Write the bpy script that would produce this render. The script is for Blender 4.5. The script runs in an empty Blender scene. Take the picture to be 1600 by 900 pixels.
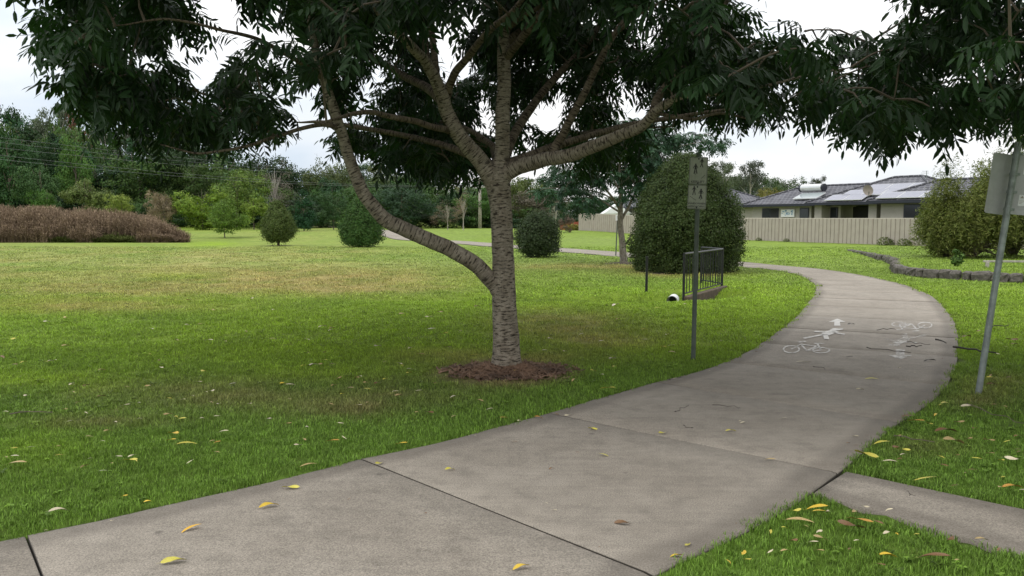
import bpy, math, random
import numpy as np
from mathutils import Vector, Matrix, Euler

random.seed(7)
RNG = np.random.default_rng(7)
sc = bpy.context.scene
C = sc.collection
PI = math.pi

# ------------------------------------------------------------------ camera
CAMZ = 1.6
FPX = 1256.0
PITCH = math.atan(110 / FPX)
cd = bpy.data.cameras.new('camera')
cam = bpy.data.objects.new('camera', cd)
C.objects.link(cam)
cam.location = (0, 0, CAMZ)
cam.rotation_euler = (math.radians(90) - PITCH, 0, 0)
cd.sensor_width = 36
cd.lens = 36 * FPX / 1600
cd.clip_start = 0.05
cd.clip_end = 3000
sc.camera = cam

# ------------------------------------------------------------------ world and sun
SUN_EL, SUN_AZ = math.radians(52), math.radians(250)     # azimuth measured from +Y clockwise
w = bpy.data.worlds.new('World')
sc.world = w
w.use_nodes = True
nt = w.node_tree
nt.nodes.clear()
N = nt.nodes.new
L = nt.links.new
out = N('ShaderNodeOutputWorld')
bg = N('ShaderNodeBackground')
bg.inputs['Strength'].default_value = 0.1
sky = N('ShaderNodeTexSky')
sky.sky_type = 'NISHITA'
sky.sun_disc = False
sky.sun_elevation = SUN_EL
sky.sun_rotation = SUN_AZ
tc = N('ShaderNodeTexCoord')
n1 = N('ShaderNodeTexNoise')
n1.inputs['Scale'].default_value = 2.2
n1.inputs['Detail'].default_value = 5
n1.inputs['Roughness'].default_value = 0.5
mp = N('ShaderNodeMapping')
mp.inputs['Scale'].default_value = (1, 1, 2.6)
mp.inputs['Location'].default_value = (0.35, 0.1, 0.2)
L(tc.outputs['Generated'], mp.inputs[0])
L(mp.outputs[0], n1.inputs['Vector'])
# grey-blue banks of cloud, more of them towards the north west
dt = N('ShaderNodeVectorMath')
dt.operation = 'DOT_PRODUCT'
dt.inputs[1].default_value = (-0.80, 0.58, 0.10)
L(tc.outputs['Generated'], dt.inputs[0])
mr0 = N('ShaderNodeMapRange')
mr0.inputs['From Min'].default_value = 0.55
mr0.inputs['From Max'].default_value = 1.0
mr0.inputs['To Min'].default_value = 0.0
mr0.inputs['To Max'].default_value = 0.30
L(dt.outputs['Value'], mr0.inputs['Value'])
sub = N('ShaderNodeMath')
sub.operation = 'SUBTRACT'
L(n1.outputs['Fac'], sub.inputs[0])
L(mr0.outputs[0], sub.inputs[1])
cr = N('ShaderNodeValToRGB')
cr.color_ramp.elements[0].position = 0.22
cr.color_ramp.elements[0].color = (0.62, 0.72, 0.84, 1)
cr.color_ramp.elements[1].position = 0.47
cr.color_ramp.elements[1].color = (1, 1, 1, 1)
L(sub.outputs[0], cr.inputs[0])
# overcast sky: brighter towards the zenith
sp = N('ShaderNodeSeparateXYZ')
L(tc.outputs['Generated'], sp.inputs[0])
mr = N('ShaderNodeMapRange')
mr.inputs['From Min'].default_value = 0.0
mr.inputs['From Max'].default_value = 0.9
mr.inputs['To Min'].default_value = 10.5
mr.inputs['To Max'].default_value = 20.0
L(sp.outputs['Z'], mr.inputs['Value'])
sc_ = N('ShaderNodeVectorMath')
sc_.operation = 'SCALE'
L(cr.outputs[0], sc_.inputs[0])
L(mr.outputs[0], sc_.inputs['Scale'])
mx = N('ShaderNodeMixRGB')
mx.inputs[0].default_value = 0.94
L(sky.outputs[0], mx.inputs[1])
L(sc_.outputs[0], mx.inputs[2])
L(mx.outputs[0], bg.inputs['Color'])
L(bg.outputs[0], out.inputs['Surface'])

sd = bpy.data.lights.new('sun', 'SUN')
sun = bpy.data.objects.new('sun', sd)
C.objects.link(sun)
sd.energy = 1.0
sd.angle = math.radians(22)
sd.color = (1, 0.96, 0.9)
sdir = Vector((math.sin(SUN_AZ) * math.cos(SUN_EL), math.cos(SUN_AZ) * math.cos(SUN_EL), math.sin(SUN_EL)))
sun.rotation_euler = sdir.to_track_quat('Z', 'Y').to_euler()
sun.location = (0, 0, 50)

sc.view_settings.view_transform = 'Standard'
sc.view_settings.look = 'None'
sc.view_settings.exposure = 0.0
sc.view_settings.gamma = 1.0
sc.cycles.max_bounces = 6
sc.cycles.diffuse_bounces = 3
sc.cycles.transparent_max_bounces = 8


# ------------------------------------------------------------------ noise and terrain
def _hash(ix, iy, s):
    h = (ix * 374761393 + iy * 668265263 + s * 1442695041) & 0xffffffff
    h = ((h ^ (h >> 13)) * 1274126177) & 0xffffffff
    return ((h ^ (h >> 16)) & 0xffff) / 65535.0


def vnoise(x, y, s=0):
    x = np.asarray(x, float); y = np.asarray(y, float)
    ix = np.floor(x).astype(np.int64); iy = np.floor(y).astype(np.int64)
    fx = x - ix; fy = y - iy
    fx = fx * fx * (3 - 2 * fx); fy = fy * fy * (3 - 2 * fy)
    a = _hash(ix, iy, s); b = _hash(ix + 1, iy, s); c = _hash(ix, iy + 1, s); d = _hash(ix + 1, iy + 1, s)
    return (a * (1 - fx) + b * fx) * (1 - fy) + (c * (1 - fx) + d * fx) * fy


def fbm(x, y, s=0, o=4):
    t = 0; a = 0.5; n = 0
    for i in range(o):
        t = t + a * vnoise(x, y, s + i * 17); n += a
        x = np.asarray(x) * 2.03 + 5.1; y = np.asarray(y) * 2.03 + 1.7; a *= 0.5
    return t / n


def sst(x, a, b):
    t = np.clip((np.asarray(x, float) - a) / (b - a), 0, 1)
    return t * t * (3 - 2 * t)


def poly_dist(x, y, P):
    """distance to a polyline and the side (positive: left of travel)"""
    x = np.asarray(x, float); y = np.asarray(y, float)
    best = np.full(x.shape, 1e9); side = np.zeros(x.shape)
    for (x0, y0), (x1, y1) in zip(P[:-1], P[1:]):
        dx, dy = x1 - x0, y1 - y0
        l2 = dx * dx + dy * dy
        t = np.clip(((x - x0) * dx + (y - y0) * dy) / l2, 0, 1)
        d = np.hypot(x - x0 - t * dx, y - y0 - t * dy)
        s = dx * (y - y0) - dy * (x - x0)
        m = d < best
        best = np.where(m, d, best); side = np.where(m, s, side)
    return best, side


# dry stone wall line, far end to near right end; raised bed lies on its right-hand/back side
WALL = [(17.6, 43.0), (15.9, 37.0), (14.3, 31.5), (12.9, 27.0), (11.3, 23.6), (10.95, 21.9), (11.5, 20.6), (12.6, 19.6), (14.5, 18.6), (17.5, 17.4), (24, 15.4)]
SWALE = [(-6, 15.6), (-1, 15.9), (2.2, 15.85), (3.6, 16.3), (4.6, 17.2)]


def bed_height(y):
    return 0.23 * (1 - sst(y, 25, 43))


def terr(x, y):
    x = np.asarray(x, float); y = np.asarray(y, float)
    z = 0.40 * sst(y, 55, 76)
    d, s = poly_dist(x, y, WALL)
    sd_ = np.where(s > 0, d, -d)
    z = z + bed_height(y) * sst(sd_, -0.02, 0.16) * (np.hypot(x, y) > 15)
    ds, _ = poly_dist(x, y, SWALE)
    fade = sst(x, -6, 0.5) * (0.45 + 0.55 * sst(x, 0.5, 2.5))
    z = z - 0.24 * np.exp(-(ds / 0.5) ** 2) * fade
    z = z + 0.10 * (fbm(x * 0.12, y * 0.12, 3) - 0.5) * sst(y, 24, 45)
    return z


def un(px, py, z=None):
    a = (px - 800) / FPX; b = -(py - 450) / FPX
    d = np.array([a, math.cos(PITCH) + b * math.sin(PITCH), -math.sin(PITCH) + b * math.cos(PITCH)])
    zz = 0.0 if z is None else z
    for _ in range(1 if z is not None else 8):
        t = (zz - CAMZ) / d[2]
        p = d * t + np.array([0, 0, CAMZ])
        if z is None:
            zz = float(terr(p[0], p[1]))
    return p


def at(px, py, Y):
    """world point on the sight line of a photograph position at depth Y"""
    a = (px - 800) / FPX; b = -(py - 450) / FPX
    d = np.array([a, math.cos(PITCH) + b * math.sin(PITCH), -math.sin(PITCH) + b * math.cos(PITCH)])
    return d * (Y / d[1]) + np.array([0, 0, CAMZ])


def proj(p):
    p = np.atleast_2d(p)
    x = p[:, 0]; y = p[:, 1]; z = p[:, 2] - CAMZ
    c, s = math.cos(PITCH), math.sin(PITCH)
    f = y * c - z * s; u = y * s + z * c
    f = np.where(f < 0.05, 0.05, f)
    return 800 + FPX * x / f, 450 - FPX * u / f


def spline(P, n=8):
    P = [np.array(p, float) for p in P]
    P = [2 * P[0] - P[1]] + P + [2 * P[-1] - P[-2]]
    o = []
    for i in range(1, len(P) - 2):
        p0, p1, p2, p3 = P[i - 1:i + 3]
        for k in range(n):
            t = k / n
            o.append(0.5 * ((2 * p1) + (-p0 + p2) * t + (2 * p0 - 5 * p1 + 4 * p2 - p3) * t * t + (-p0 + 3 * p1 - 3 * p2 + p3) * t ** 3))
    o.append(P[-2])
    return np.array(o)


# ------------------------------------------------------------------ object helpers
def tag(o, label=None, cat=None, group=None, kind=None):
    if label: o['label'] = label
    if cat: o['category'] = cat
    if group: o['group'] = group
    if kind: o['kind'] = kind
    return o


def empty(name, loc, rz=0):
    o = bpy.data.objects.new(name, None)
    C.objects.link(o)
    o.location = loc
    o.rotation_euler = (0, 0, rz)
    o.empty_display_size = 0.2
    return o


def link(name, me, mats=None, parent=None, loc=None):
    if mats is not None and not me.materials:
        for m in (mats if isinstance(mats, (list, tuple)) else [mats]):
            me.materials.append(m)
    o = bpy.data.objects.new(name, me)
    C.objects.link(o)
    if parent is not None:
        o.parent = parent
    if loc is not None:
        o.location = loc
    return o


class MB:
    def __init__(s):
        s.v = []; s.f = []; s.mi = []; s.uv = []; s.m = 0

    def add(s, v, f, uv=None):
        b = len(s.v)
        s.v += [tuple(map(float, p)) for p in v]
        for k, q in enumerate(f):
            s.f.append(tuple(b + i for i in q)); s.mi.append(s.m)
            s.uv.append(uv[k] if uv else None)

    def box(s, c, d, rot=None):
        x, y, z = d[0] / 2, d[1] / 2, d[2] / 2
        P = [Vector(p) for p in [(-x, -y, -z), (x, -y, -z), (x, y, -z), (-x, y, -z), (-x, -y, z), (x, -y, z), (x, y, z), (-x, y, z)]]
        if rot is not None:
            R = rot if isinstance(rot, Matrix) else Euler(rot).to_matrix()
            P = [R @ p for p in P]
        s.add([p + Vector(c) for p in P], [(0, 3, 2, 1), (4, 5, 6, 7), (0, 1, 5, 4), (1, 2, 6, 5), (2, 3, 7, 6), (3, 0, 4, 7)])

    def tube(s, pts, r, n=8, cap=True, wob=0.0):
        pts = [Vector(p) for p in pts]
        if not isinstance(r, (list, tuple, np.ndarray)): r = [r] * len(pts)
        up = None; V = []; ln = 0; lens = []
        for i, p in enumerate(pts):
            t = (pts[min(i + 1, len(pts) - 1)] - pts[max(i - 1, 0)])
            if t.length < 1e-9: t = Vector((0, 0, 1))
            t.normalize()
            if up is None:
                a = Vector((0, 1, 0)) if abs(t.y) < 0.9 else Vector((1, 0, 0))
                up = (a - t * a.dot(t)).normalized()
            else:
                up = (up - t * up.dot(t)).normalized()
            sd2 = t.cross(up)
            if i: ln += (p - pts[i - 1]).length
            lens.append(ln)
            for k in range(n):
                a = 2 * PI * k / n
                rr = r[i] * (1 + wob * (random.random() - 0.5))
                V.append(p + up * (math.cos(a) * rr) + sd2 * (math.sin(a) * rr))
        F = []; U = []
        for i in range(len(pts) - 1):
            for k in range(n):
                k2 = (k + 1) % n
                F.append((i * n + k, i * n + k2, (i + 1) * n + k2, (i + 1) * n + k))
                w0 = 2 * PI * max(r[0], 0.02) / n
                U.append([(k * w0, lens[i]), ((k + 1) * w0, lens[i]), ((k + 1) * w0, lens[i + 1]), (k * w0, lens[i + 1])])
        if cap:
            F.append(tuple(range(n - 1, -1, -1))); U.append([(0, 0)] * n)
            b = (len(pts) - 1) * n
            F.append(tuple(b + k for k in range(n))); U.append([(0, 0)] * n)
        s.add(V, F, U)

    def build(s, name, mats, parent=None, loc=None, smooth=False, bevel=0):
        me = bpy.data.meshes.new(name)
        me.from_pydata(s.v, [], s.f)
        for p, m in zip(me.polygons, s.mi):
            p.material_index = m
        if any(u is not None for u in s.uv):
            ul = me.uv_layers.new(name='UVMap')
            k = 0
            flat = []
            for q, u in zip(s.f, s.uv):
                flat += [c for uv in (u if u is not None else [(0, 0)] * len(q)) for c in uv]
            ul.data.foreach_set('uv', flat)
        if smooth:
            me.polygons.foreach_set('use_smooth', [True] * len(me.polygons))
        me.update()
        o = link(name, me, mats, parent, loc)
        if bevel:
            b = o.modifiers.new('b', 'BEVEL'); b.width = bevel; b.segments = 2; b.limit_method = 'ANGLE'
        return o


def np_mesh(name, V, F, attr=None, smooth=False, colattr=None):
    V = np.asarray(V, np.float32); F = np.asarray(F, np.int32)
    me = bpy.data.meshes.new(name)
    k = F.shape[1]
    me.vertices.add(len(V)); me.vertices.foreach_set('co', V.ravel())
    me.loops.add(F.size); me.loops.foreach_set('vertex_index', F.ravel())
    me.polygons.add(len(F)); me.polygons.foreach_set('loop_start', np.arange(0, F.size, k, dtype=np.int32))
    try:
        me.polygons.foreach_set('loop_total', np.full(len(F), k, dtype=np.int32))
    except Exception:
        pass
    if smooth:
        me.polygons.foreach_set('use_smooth', np.ones(len(F), bool))
    me.update(calc_edges=True)
    if attr is not None:
        for an, av in attr.items():
            a = me.attributes.new(an, 'FLOAT', 'POINT'); a.data.foreach_set('value', np.asarray(av, np.float32))
    if colattr is not None:
        for an, av in colattr.items():
            a = me.attributes.new(an, 'FLOAT_COLOR', 'POINT')
            c = np.ones((len(V), 4), np.float32); c[:, :3] = av
            a.data.foreach_set('color', c.ravel())
    return me


# ------------------------------------------------------------------ materials
class MT:
    def __init__(s, name):
        s.m = bpy.data.materials.new(name); s.m.use_nodes = True
        s.nt = s.m.node_tree; s.nt.nodes.clear()
        s.out = s.n('ShaderNodeOutputMaterial')
        s.b = s.n('ShaderNodeBsdfPrincipled')
        s.l(s.b.outputs[0], s.out.inputs[0])

    def n(s, t, **kw):
        x = s.nt.nodes.new(t)
        for k, v in kw.items():
            if k in x.inputs.keys(): x.inputs[k].default_value = v
            else: setattr(x, k, v)
        return x

    def l(s, a, b): s.nt.links.new(a, b)

    def noise(s, scale, vec=None, detail=4, rough=0.6):
        x = s.n('ShaderNodeTexNoise', Scale=scale, Detail=detail, Roughness=rough)
        if vec is not None: s.l(vec, x.inputs['Vector'])
        return x

    def ramp(s, src, stops):
        r = s.n('ShaderNodeValToRGB')
        e = r.color_ramp.elements
        while len(e) < len(stops): e.new(0.5)
        for i, (p, c) in enumerate(stops):
            e[i].position = p; e[i].color = (c[0], c[1], c[2], 1) if not isinstance(c, (int, float)) else (c, c, c, 1)
        s.l(src, r.inputs[0])
        return r

    def mix(s, fac, a, b, mode='MIX'):
        x = s.n('ShaderNodeMixRGB', blend_type=mode)
        for i, v in ((0, fac), (1, a), (2, b)):
            if hasattr(v, 'links') or hasattr(v, 'is_output'): s.l(v, x.inputs[i])
            else: x.inputs[i].default_value = v if i == 0 else (v[0], v[1], v[2], 1)
        return x

    def bump(s, h, strength=0.3, dist=0.01):
        x = s.n('ShaderNodeBump', Strength=strength, Distance=dist)
        s.l(h, x.inputs['Height']); s.l(x.outputs[0], s.b.inputs['Normal'])

    def pos(s, obj=True):
        return s.n('ShaderNodeTexCoord').outputs['Object'] if obj else s.n('ShaderNodeNewGeometry').outputs['Position']


def plain(name, col, rough=0.6, metal=0.0, var=0.15, scale=8, bump=0.1, spec=0.5, dirt=None):
    t = MT(name)
    p = t.pos()
    n = t.noise(scale, p, 6)
    a = [c * (1 - var) for c in col]; b = [min(1, c * (1 + var)) for c in col]
    r = t.ramp(n.outputs['Fac'], [(0.3, a), (0.7, b)])
    last = r.outputs[0]
    if dirt:
        n2 = t.noise(scale * 0.35, p, 8, 0.7)
        f = t.ramp(n2.outputs['Fac'], [(0.48, 0.0), (0.72, 0.8)])
        last = t.mix(f.outputs[0], last, dirt).outputs[0]
    t.l(last, t.b.inputs['Base Color'])
    t.b.inputs['Roughness'].default_value = rough
    t.b.inputs['Metallic'].default_value = metal
    t.b.inputs['Specular IOR Level'].default_value = spec
    if bump:
        t.bump(n.outputs['Fac'], bump, 0.004)
    return t.m


def leaf_material(name, base=None, trans=0.25, rough=0.5, inst=False, spec=0.35, var=0.5, trcol=1.6):
    """leaf colour from the object colour (or base) times a per-leaf value"""
    t = MT(name)
    if inst:
        at_ = t.n('ShaderNodeAttribute', attribute_type='INSTANCER', attribute_name='rnd')
    else:
        at_ = t.n('ShaderNodeAttribute', attribute_type='GEOMETRY', attribute_name='rnd')
    if base is None:
        src = t.n('ShaderNodeObjectInfo').outputs['Color']
    else:
        rg = t.n('ShaderNodeRGB'); rg.outputs[0].default_value = (*base, 1); src = rg.outputs[0]
    v = t.n('ShaderNodeMapRange'); v.inputs['To Min'].default_value = 1 - var; v.inputs['To Max'].default_value = 1 + var
    t.l(at_.outputs['Fac'], v.inputs['Value'])
    hs = t.n('ShaderNodeHueSaturation')
    t.l(src, hs.inputs['Color']); t.l(v.outputs[0], hs.inputs['Value'])
    h = t.n('ShaderNodeMapRange'); h.inputs['To Min'].default_value = 0.475; h.inputs['To Max'].default_value = 0.515
    wn = t.n('ShaderNodeTexWhiteNoise', noise_dimensions='1D'); t.l(at_.outputs['Fac'], wn.inputs['W'])
    t.l(wn.outputs['Value'], h.inputs['Value']); t.l(h.outputs[0], hs.inputs['Hue'])
    t.l(hs.outputs[0], t.b.inputs['Base Color'])
    t.b.inputs['Roughness'].default_value = rough
    t.b.inputs['Specular IOR Level'].default_value = spec
    tr = t.n('ShaderNodeBsdfTranslucent')
    g = t.mix(1.0, hs.outputs[0], (trcol, trcol * 1.1, trcol * 0.5), 'MULTIPLY')
    t.l(g.outputs[0], tr.inputs[0])
    ms = t.n('ShaderNodeMixShader'); ms.inputs[0].default_value = trans
    t.l(t.b.outputs[0], ms.inputs[1]); t.l(tr.outputs[0], ms.inputs[2]); t.l(ms.outputs[0], t.out.inputs[0])
    return t.m


def bark_material(name, light, dark, ring=True, scale=1.0):
    t = MT(name)
    uv = t.n('ShaderNodeUVMap').outputs[0]
    m = t.n('ShaderNodeMapping'); m.inputs['Scale'].default_value = (9 * scale, 52 * scale, 1) if ring else (40 * scale, 6 * scale, 1)
    t.l(uv, m.inputs[0])
    n = t.noise(1.0, m.outputs[0], 5, 0.62)
    n2 = t.noise(7, uv, 5, 0.6)
    n3 = t.noise(60, uv, 4, 0.6)
    r = t.ramp(n.outputs['Fac'], [(0.41, dark), (0.47, [c * 0.75 for c in light]), (0.56, light)])
    r2 = t.ramp(n2.outputs['Fac'], [(0.3, (0.55, 0.52, 0.48)), (0.7, (1.15, 1.15, 1.15))])
    mm = t.mix(1.0, r.outputs[0], r2.outputs[0], 'MULTIPLY')
    r3 = t.ramp(n3.outputs['Fac'], [(0.3, (0.8, 0.8, 0.8)), (0.7, (1.15, 1.15, 1.15))])
    mm2 = t.mix(1.0, mm.outputs[0], r3.outputs[0], 'MULTIPLY')
    n4 = t.noise(2.6, uv, 7, 0.7)
    m4 = t.mix(t.ramp(n4.outputs['Fac'], [(0.52, 0.0), (0.68, 0.55)]).outputs[0], mm2.outputs[0], [c * 0.62 for c in light])
    n5 = t.noise(13, uv, 6, 0.7)
    mm2 = t.mix(t.ramp(n5.outputs['Fac'], [(0.60, 0.0), (0.70, 0.5)]).outputs[0], m4.outputs[0], [min(1, c * 1.5) for c in light])
    t.l(mm2.outputs[0], t.b.inputs['Base Color'])
    t.b.inputs['Roughness'].default_value = 0.85
    t.b.inputs['Specular IOR Level'].default_value = 0.2
    ad = t.mix(0.35, n.outputs['Fac'], n3.outputs['Fac'])
    t.bump(ad.outputs[0], 0.9, 0.012)
    return t.m


M = {}
M['bark'] = bark_material('bark_ringed', (0.30, 0.262, 0.21), (0.05, 0.04, 0.031))
M['bark_far'] = bark_material('bark_far', (0.22, 0.19, 0.15), (0.10, 0.085, 0.07), ring=False)
M['bark_pale'] = bark_material('bark_pale', (0.5, 0.47, 0.42), (0.22, 0.2, 0.17), ring=False)
M['twig'] = plain('twig_bark', (0.12, 0.095, 0.07), 0.85, bump=0)
M['leaf_main'] = leaf_material('leaf_main', (0.014, 0.037, 0.011), 0.2, 0.5, True, 0.25, 0.65, 1.5)
M['leaf_obj'] = leaf_material('leaf_part', None, 0.2, 0.5, False, 0.25, 0.5, 1.5)
M['foliage'] = leaf_material('foliage', None, 0.13, 0.6, False, 0.15, 0.5)
M['bark_limb'] = bark_material('bark_limb', (0.17, 0.14, 0.105), (0.035, 0.027, 0.02), scale=0.8)
M['inner'] = plain('inner_shade', (0.016, 0.020, 0.010), 0.95, bump=0)  # near-black colour standing in for the shade inside the clipped shrubs
M['metal'] = plain('galvanised_metal', (0.26, 0.29, 0.28), 0.5, 0.55, 0.2, 14, 0.05, dirt=(0.10, 0.11, 0.09))
M['pole_green'] = plain('weathered_green_pole', (0.085, 0.105, 0.085), 0.6, 0.2, 0.25, 10, 0.05, dirt=(0.05, 0.055, 0.04))
M['black'] = plain('black_paint', (0.012, 0.013, 0.014), 0.45, 0.2)
M['signback'] = plain('dull_aluminium', (0.46, 0.46, 0.47), 0.5, 0.15, 0.12, 6, 0.05, dirt=(0.33, 0.33, 0.32))
M['signface'] = plain('faded_sign_face', (0.33, 0.35, 0.28), 0.5, 0.0, 0.15, 9, 0.0, dirt=(0.17, 0.19, 0.13))
M['ink'] = plain('black_print', (0.012, 0.012, 0.012), 0.5, 0, 0.1, 8, 0)
M['white'] = plain('white_plastic', (0.75, 0.76, 0.76), 0.5, 0, 0.06, 8, 0.02)
M['wall'] = plain('cream_render', (0.33, 0.31, 0.275), 0.85, 0, 0.06, 3, 0.1)
M['trim'] = plain('dark_trim', (0.018, 0.02, 0.03), 0.4, 0.1, 0.1)
M['darkroom'] = plain('dark_interior', (0.02, 0.02, 0.022), 0.8)
M['fence'] = plain('steel_fence_sheet', (0.35, 0.31, 0.268), 0.55, 0.0, 0.07, 2.5, 0.0, dirt=(0.27, 0.235, 0.20))
M['fence_cap'] = plain('fence_rail_steel', (0.50, 0.45, 0.40), 0.5, 0.0, 0.05)
M['fence_post'] = plain('fence_post_steel', (0.34, 0.29, 0.25), 0.5, 0.0, 0.05)
M['redboard'] = plain('red_brown_boards', (0.28, 0.07, 0.035), 0.8, 0, 0.3)
M['timber'] = plain('grey_timber', (0.35, 0.33, 0.29), 0.8, 0, 0.2)
M['deadwood'] = plain('dead_branch', (0.42, 0.37, 0.30), 0.85, 0, 0.2)
M['stone'] = plain('rough_stone', (0.10, 0.09, 0.078), 0.9, 0, 0.6, 5, 0.9, dirt=(0.045, 0.042, 0.032))
M['tank'] = plain('tank_steel', (0.62, 0.63, 0.63), 0.35, 0.3, 0.05)
M['chip'] = plain('bark_chip', (0.165, 0.10, 0.064), 0.9, 0, 0.6, 3, 0.3)
M['soil'] = plain('bare_soil', (0.085, 0.062, 0.042), 0.95, 0, 0.4, 8, 0.5)


def glass_mat():
    t = MT('window_glass'); t.b.inputs['Base Color'].default_value = (0.02, 0.025, 0.03, 1)
    t.b.inputs['Roughness'].default_value = 0.08; t.b.inputs['Specular IOR Level'].default_value = 0.6
    return t.m


M['glass'] = glass_mat()


def pv_mat():
    t = MT('solar_cells')
    uv = t.n('ShaderNodeTexCoord').outputs['Object']
    br = t.n('ShaderNodeTexBrick', offset=0.0)
    br.inputs['Scale'].default_value = 1; br.inputs['Brick Width'].default_value = 0.16; br.inputs['Row Height'].default_value = 0.16
    br.inputs['Mortar Size'].default_value = 0.006
    br.inputs['Color1'].default_value = (0.13, 0.14, 0.20, 1); br.inputs['Color2'].default_value = (0.16, 0.17, 0.23, 1); br.inputs['Mortar'].default_value = (0.3, 0.3, 0.34, 1)
    t.l(uv, br.inputs['Vector']); t.l(br.outputs[0], t.b.inputs['Base Color'])
    t.b.inputs['Roughness'].default_value = 0.3; t.b.inputs['Specular IOR Level'].default_value = 0.5
    t.b.inputs['Coat Weight'].default_value = 0.35; t.b.inputs['Coat Roughness'].default_value = 0.12
    return t.m


M['pv'] = pv_mat()


def tile_mat():
    t = MT('roof_tiles')
    uv = t.n('ShaderNodeUVMap').outputs[0]
    br = t.n('ShaderNodeTexBrick', offset=0.5)
    br.inputs['Scale'].default_value = 1; br.inputs['Brick Width'].default_value = 0.38; br.inputs['Row Height'].default_value = 0.36
    br.inputs['Mortar Size'].default_value = 0.03; br.inputs['Mortar Smooth'].default_value = 0.3
    br.inputs['Color1'].default_value = (0.055, 0.056, 0.066, 1); br.inputs['Color2'].default_value = (0.095, 0.096, 0.11, 1); br.inputs['Mortar'].default_value = (0.20, 0.20, 0.22, 1)
    t.l(uv, br.inputs['Vector'])
    n = t.noise(0.8, uv, 5); r = t.ramp(n.outputs['Fac'], [(0.3, 0.75), (0.7, 1.2)])
    m = t.mix(1, br.outputs[0], r.outputs[0], 'MULTIPLY')
    t.l(m.outputs[0], t.b.inputs['Base Color']); t.b.inputs['Roughness'].default_value = 0.75; t.b.inputs['Specular IOR Level'].default_value = 0.25
    return t.m


M['tiles'] = tile_mat()


def concrete_mat():
    t = MT('path_concrete')
    p = t.pos(False)
    big = t.noise(0.8, p, 6, 0.6)
    mid = t.noise(6, p, 6, 0.7)
    fine = t.noise(130, p, 3, 0.7)
    spk = t.noise(320, p, 2, 0.5)
    base = t.ramp(big.outputs['Fac'], [(0.25, (0.200, 0.175, 0.143)), (0.5, (0.255, 0.226, 0.187)), (0.75, (0.31, 0.277, 0.232))])
    mm = t.ramp(mid.outputs['Fac'], [(0.25, 0.72), (0.5, 0.98), (0.8, 1.16)])
    c = t.mix(1, base.outputs[0], mm.outputs[0], 'MULTIPLY')
    ff = t.ramp(fine.outputs['Fac'], [(0.3, 0.5), (0.5, 1.0), (0.70, 1.5)])
    c = t.mix(1, c.outputs[0], ff.outputs[0], 'MULTIPLY')
    sp_ = t.ramp(spk.outputs['Fac'], [(0.66, 0.0), (0.72, 0.45)])
    c = t.mix(sp_.outputs[0], c.outputs[0], (0.5, 0.46, 0.42))
    # brushed streaks and thin scuffs
    mp = t.n('ShaderNodeMapping'); mp.inputs['Rotation'].default_value = (0, 0, 0.5); mp.inputs['Scale'].default_value = (1.2, 14, 1)
    t.l(p, mp.inputs[0])
    st = t.noise(1.6, mp.outputs[0], 5, 0.6)
    sr = t.ramp(st.outputs['Fac'], [(0.35, 0.94), (0.65, 1.05)])
    c = t.mix(1, c.outputs[0], sr.outputs[0], 'MULTIPLY')
    # round dark spots
    vo = t.n('ShaderNodeTexVoronoi', Scale=1.9); t.l(p, vo.inputs['Vector'])
    vr = t.ramp(vo.outputs['Distance'], [(0.03, 0.55), (0.055, 0.0)])
    c = t.mix(vr.outputs[0], c.outputs[0], (0.085, 0.075, 0.065))
    # soil and algae staining by distance from the slab edge
    ea = t.n('ShaderNodeAttribute', attribute_type='GEOMETRY', attribute_name='edge')
    en = t.noise(1.5, p, 8, 0.75)
    sm = t.n('ShaderNodeMath', operation='ADD'); t.l(ea.outputs['Fac'], sm.inputs[0])
    s2 = t.n('ShaderNodeMath', operation='MULTIPLY'); t.l(en.outputs['Fac'], s2.inputs[0]); s2.inputs[1].default_value = -0.26
    t.l(s2.outputs[0], sm.inputs[1])
    er = t.ramp(sm.outputs[0], [(-0.0, 0.42), (0.10, 0.0)])
    c = t.mix(er.outputs[0], c.outputs[0], (0.085, 0.073, 0.06))
    wl = t.n('ShaderNodeMapRange'); wl.inputs['From Min'].default_value = -0.02; wl.inputs['From Max'].default_value = -0.25
    t.l(ea.outputs['Fac'], wl.inputs['Value'])
    c = t.mix(wl.outputs[0], c.outputs[0], (0.028, 0.024, 0.018))
    t.l(c.outputs[0], t.b.inputs['Base Color'])
    t.b.inputs['Roughness'].default_value = 0.88
    t.b.inputs['Specular IOR Level'].default_value = 0.3
    ad = t.mix(0.5, fine.outputs['Fac'], mid.outputs['Fac'])
    t.bump(ad.outputs[0], 0.45, 0.006)
    return t.m


M['concrete'] = concrete_mat()


def worn_paint():
    t = MT('worn_white_paint')
    p = t.pos(False)
    n = t.noise(9, p, 8, 0.75)
    t.b.inputs['Base Color'].default_value = (0.62, 0.60, 0.56, 1); t.b.inputs['Roughness'].default_value = 0.7
    at_ = t.n('ShaderNodeAttribute', attribute_type='OBJECT', attribute_name='wear')
    add = t.n('ShaderNodeMath', operation='ADD'); t.l(n.outputs['Fac'], add.inputs[0]); t.l(at_.outputs['Fac'], add.inputs[1])
    r = t.ramp(add.outputs[0], [(0.38, 0.05), (0.60, 0.80)])
    tr = t.n('ShaderNodeBsdfTransparent'); ms = t.n('ShaderNodeMixShader')
    t.l(r.outputs[0], ms.inputs[0]); t.l(tr.outputs[0], ms.inputs[1]); t.l(t.b.outputs[0], ms.inputs[2]); t.l(ms.outputs[0], t.out.inputs[0])
    return t.m


M['paint'] = worn_paint()


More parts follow.
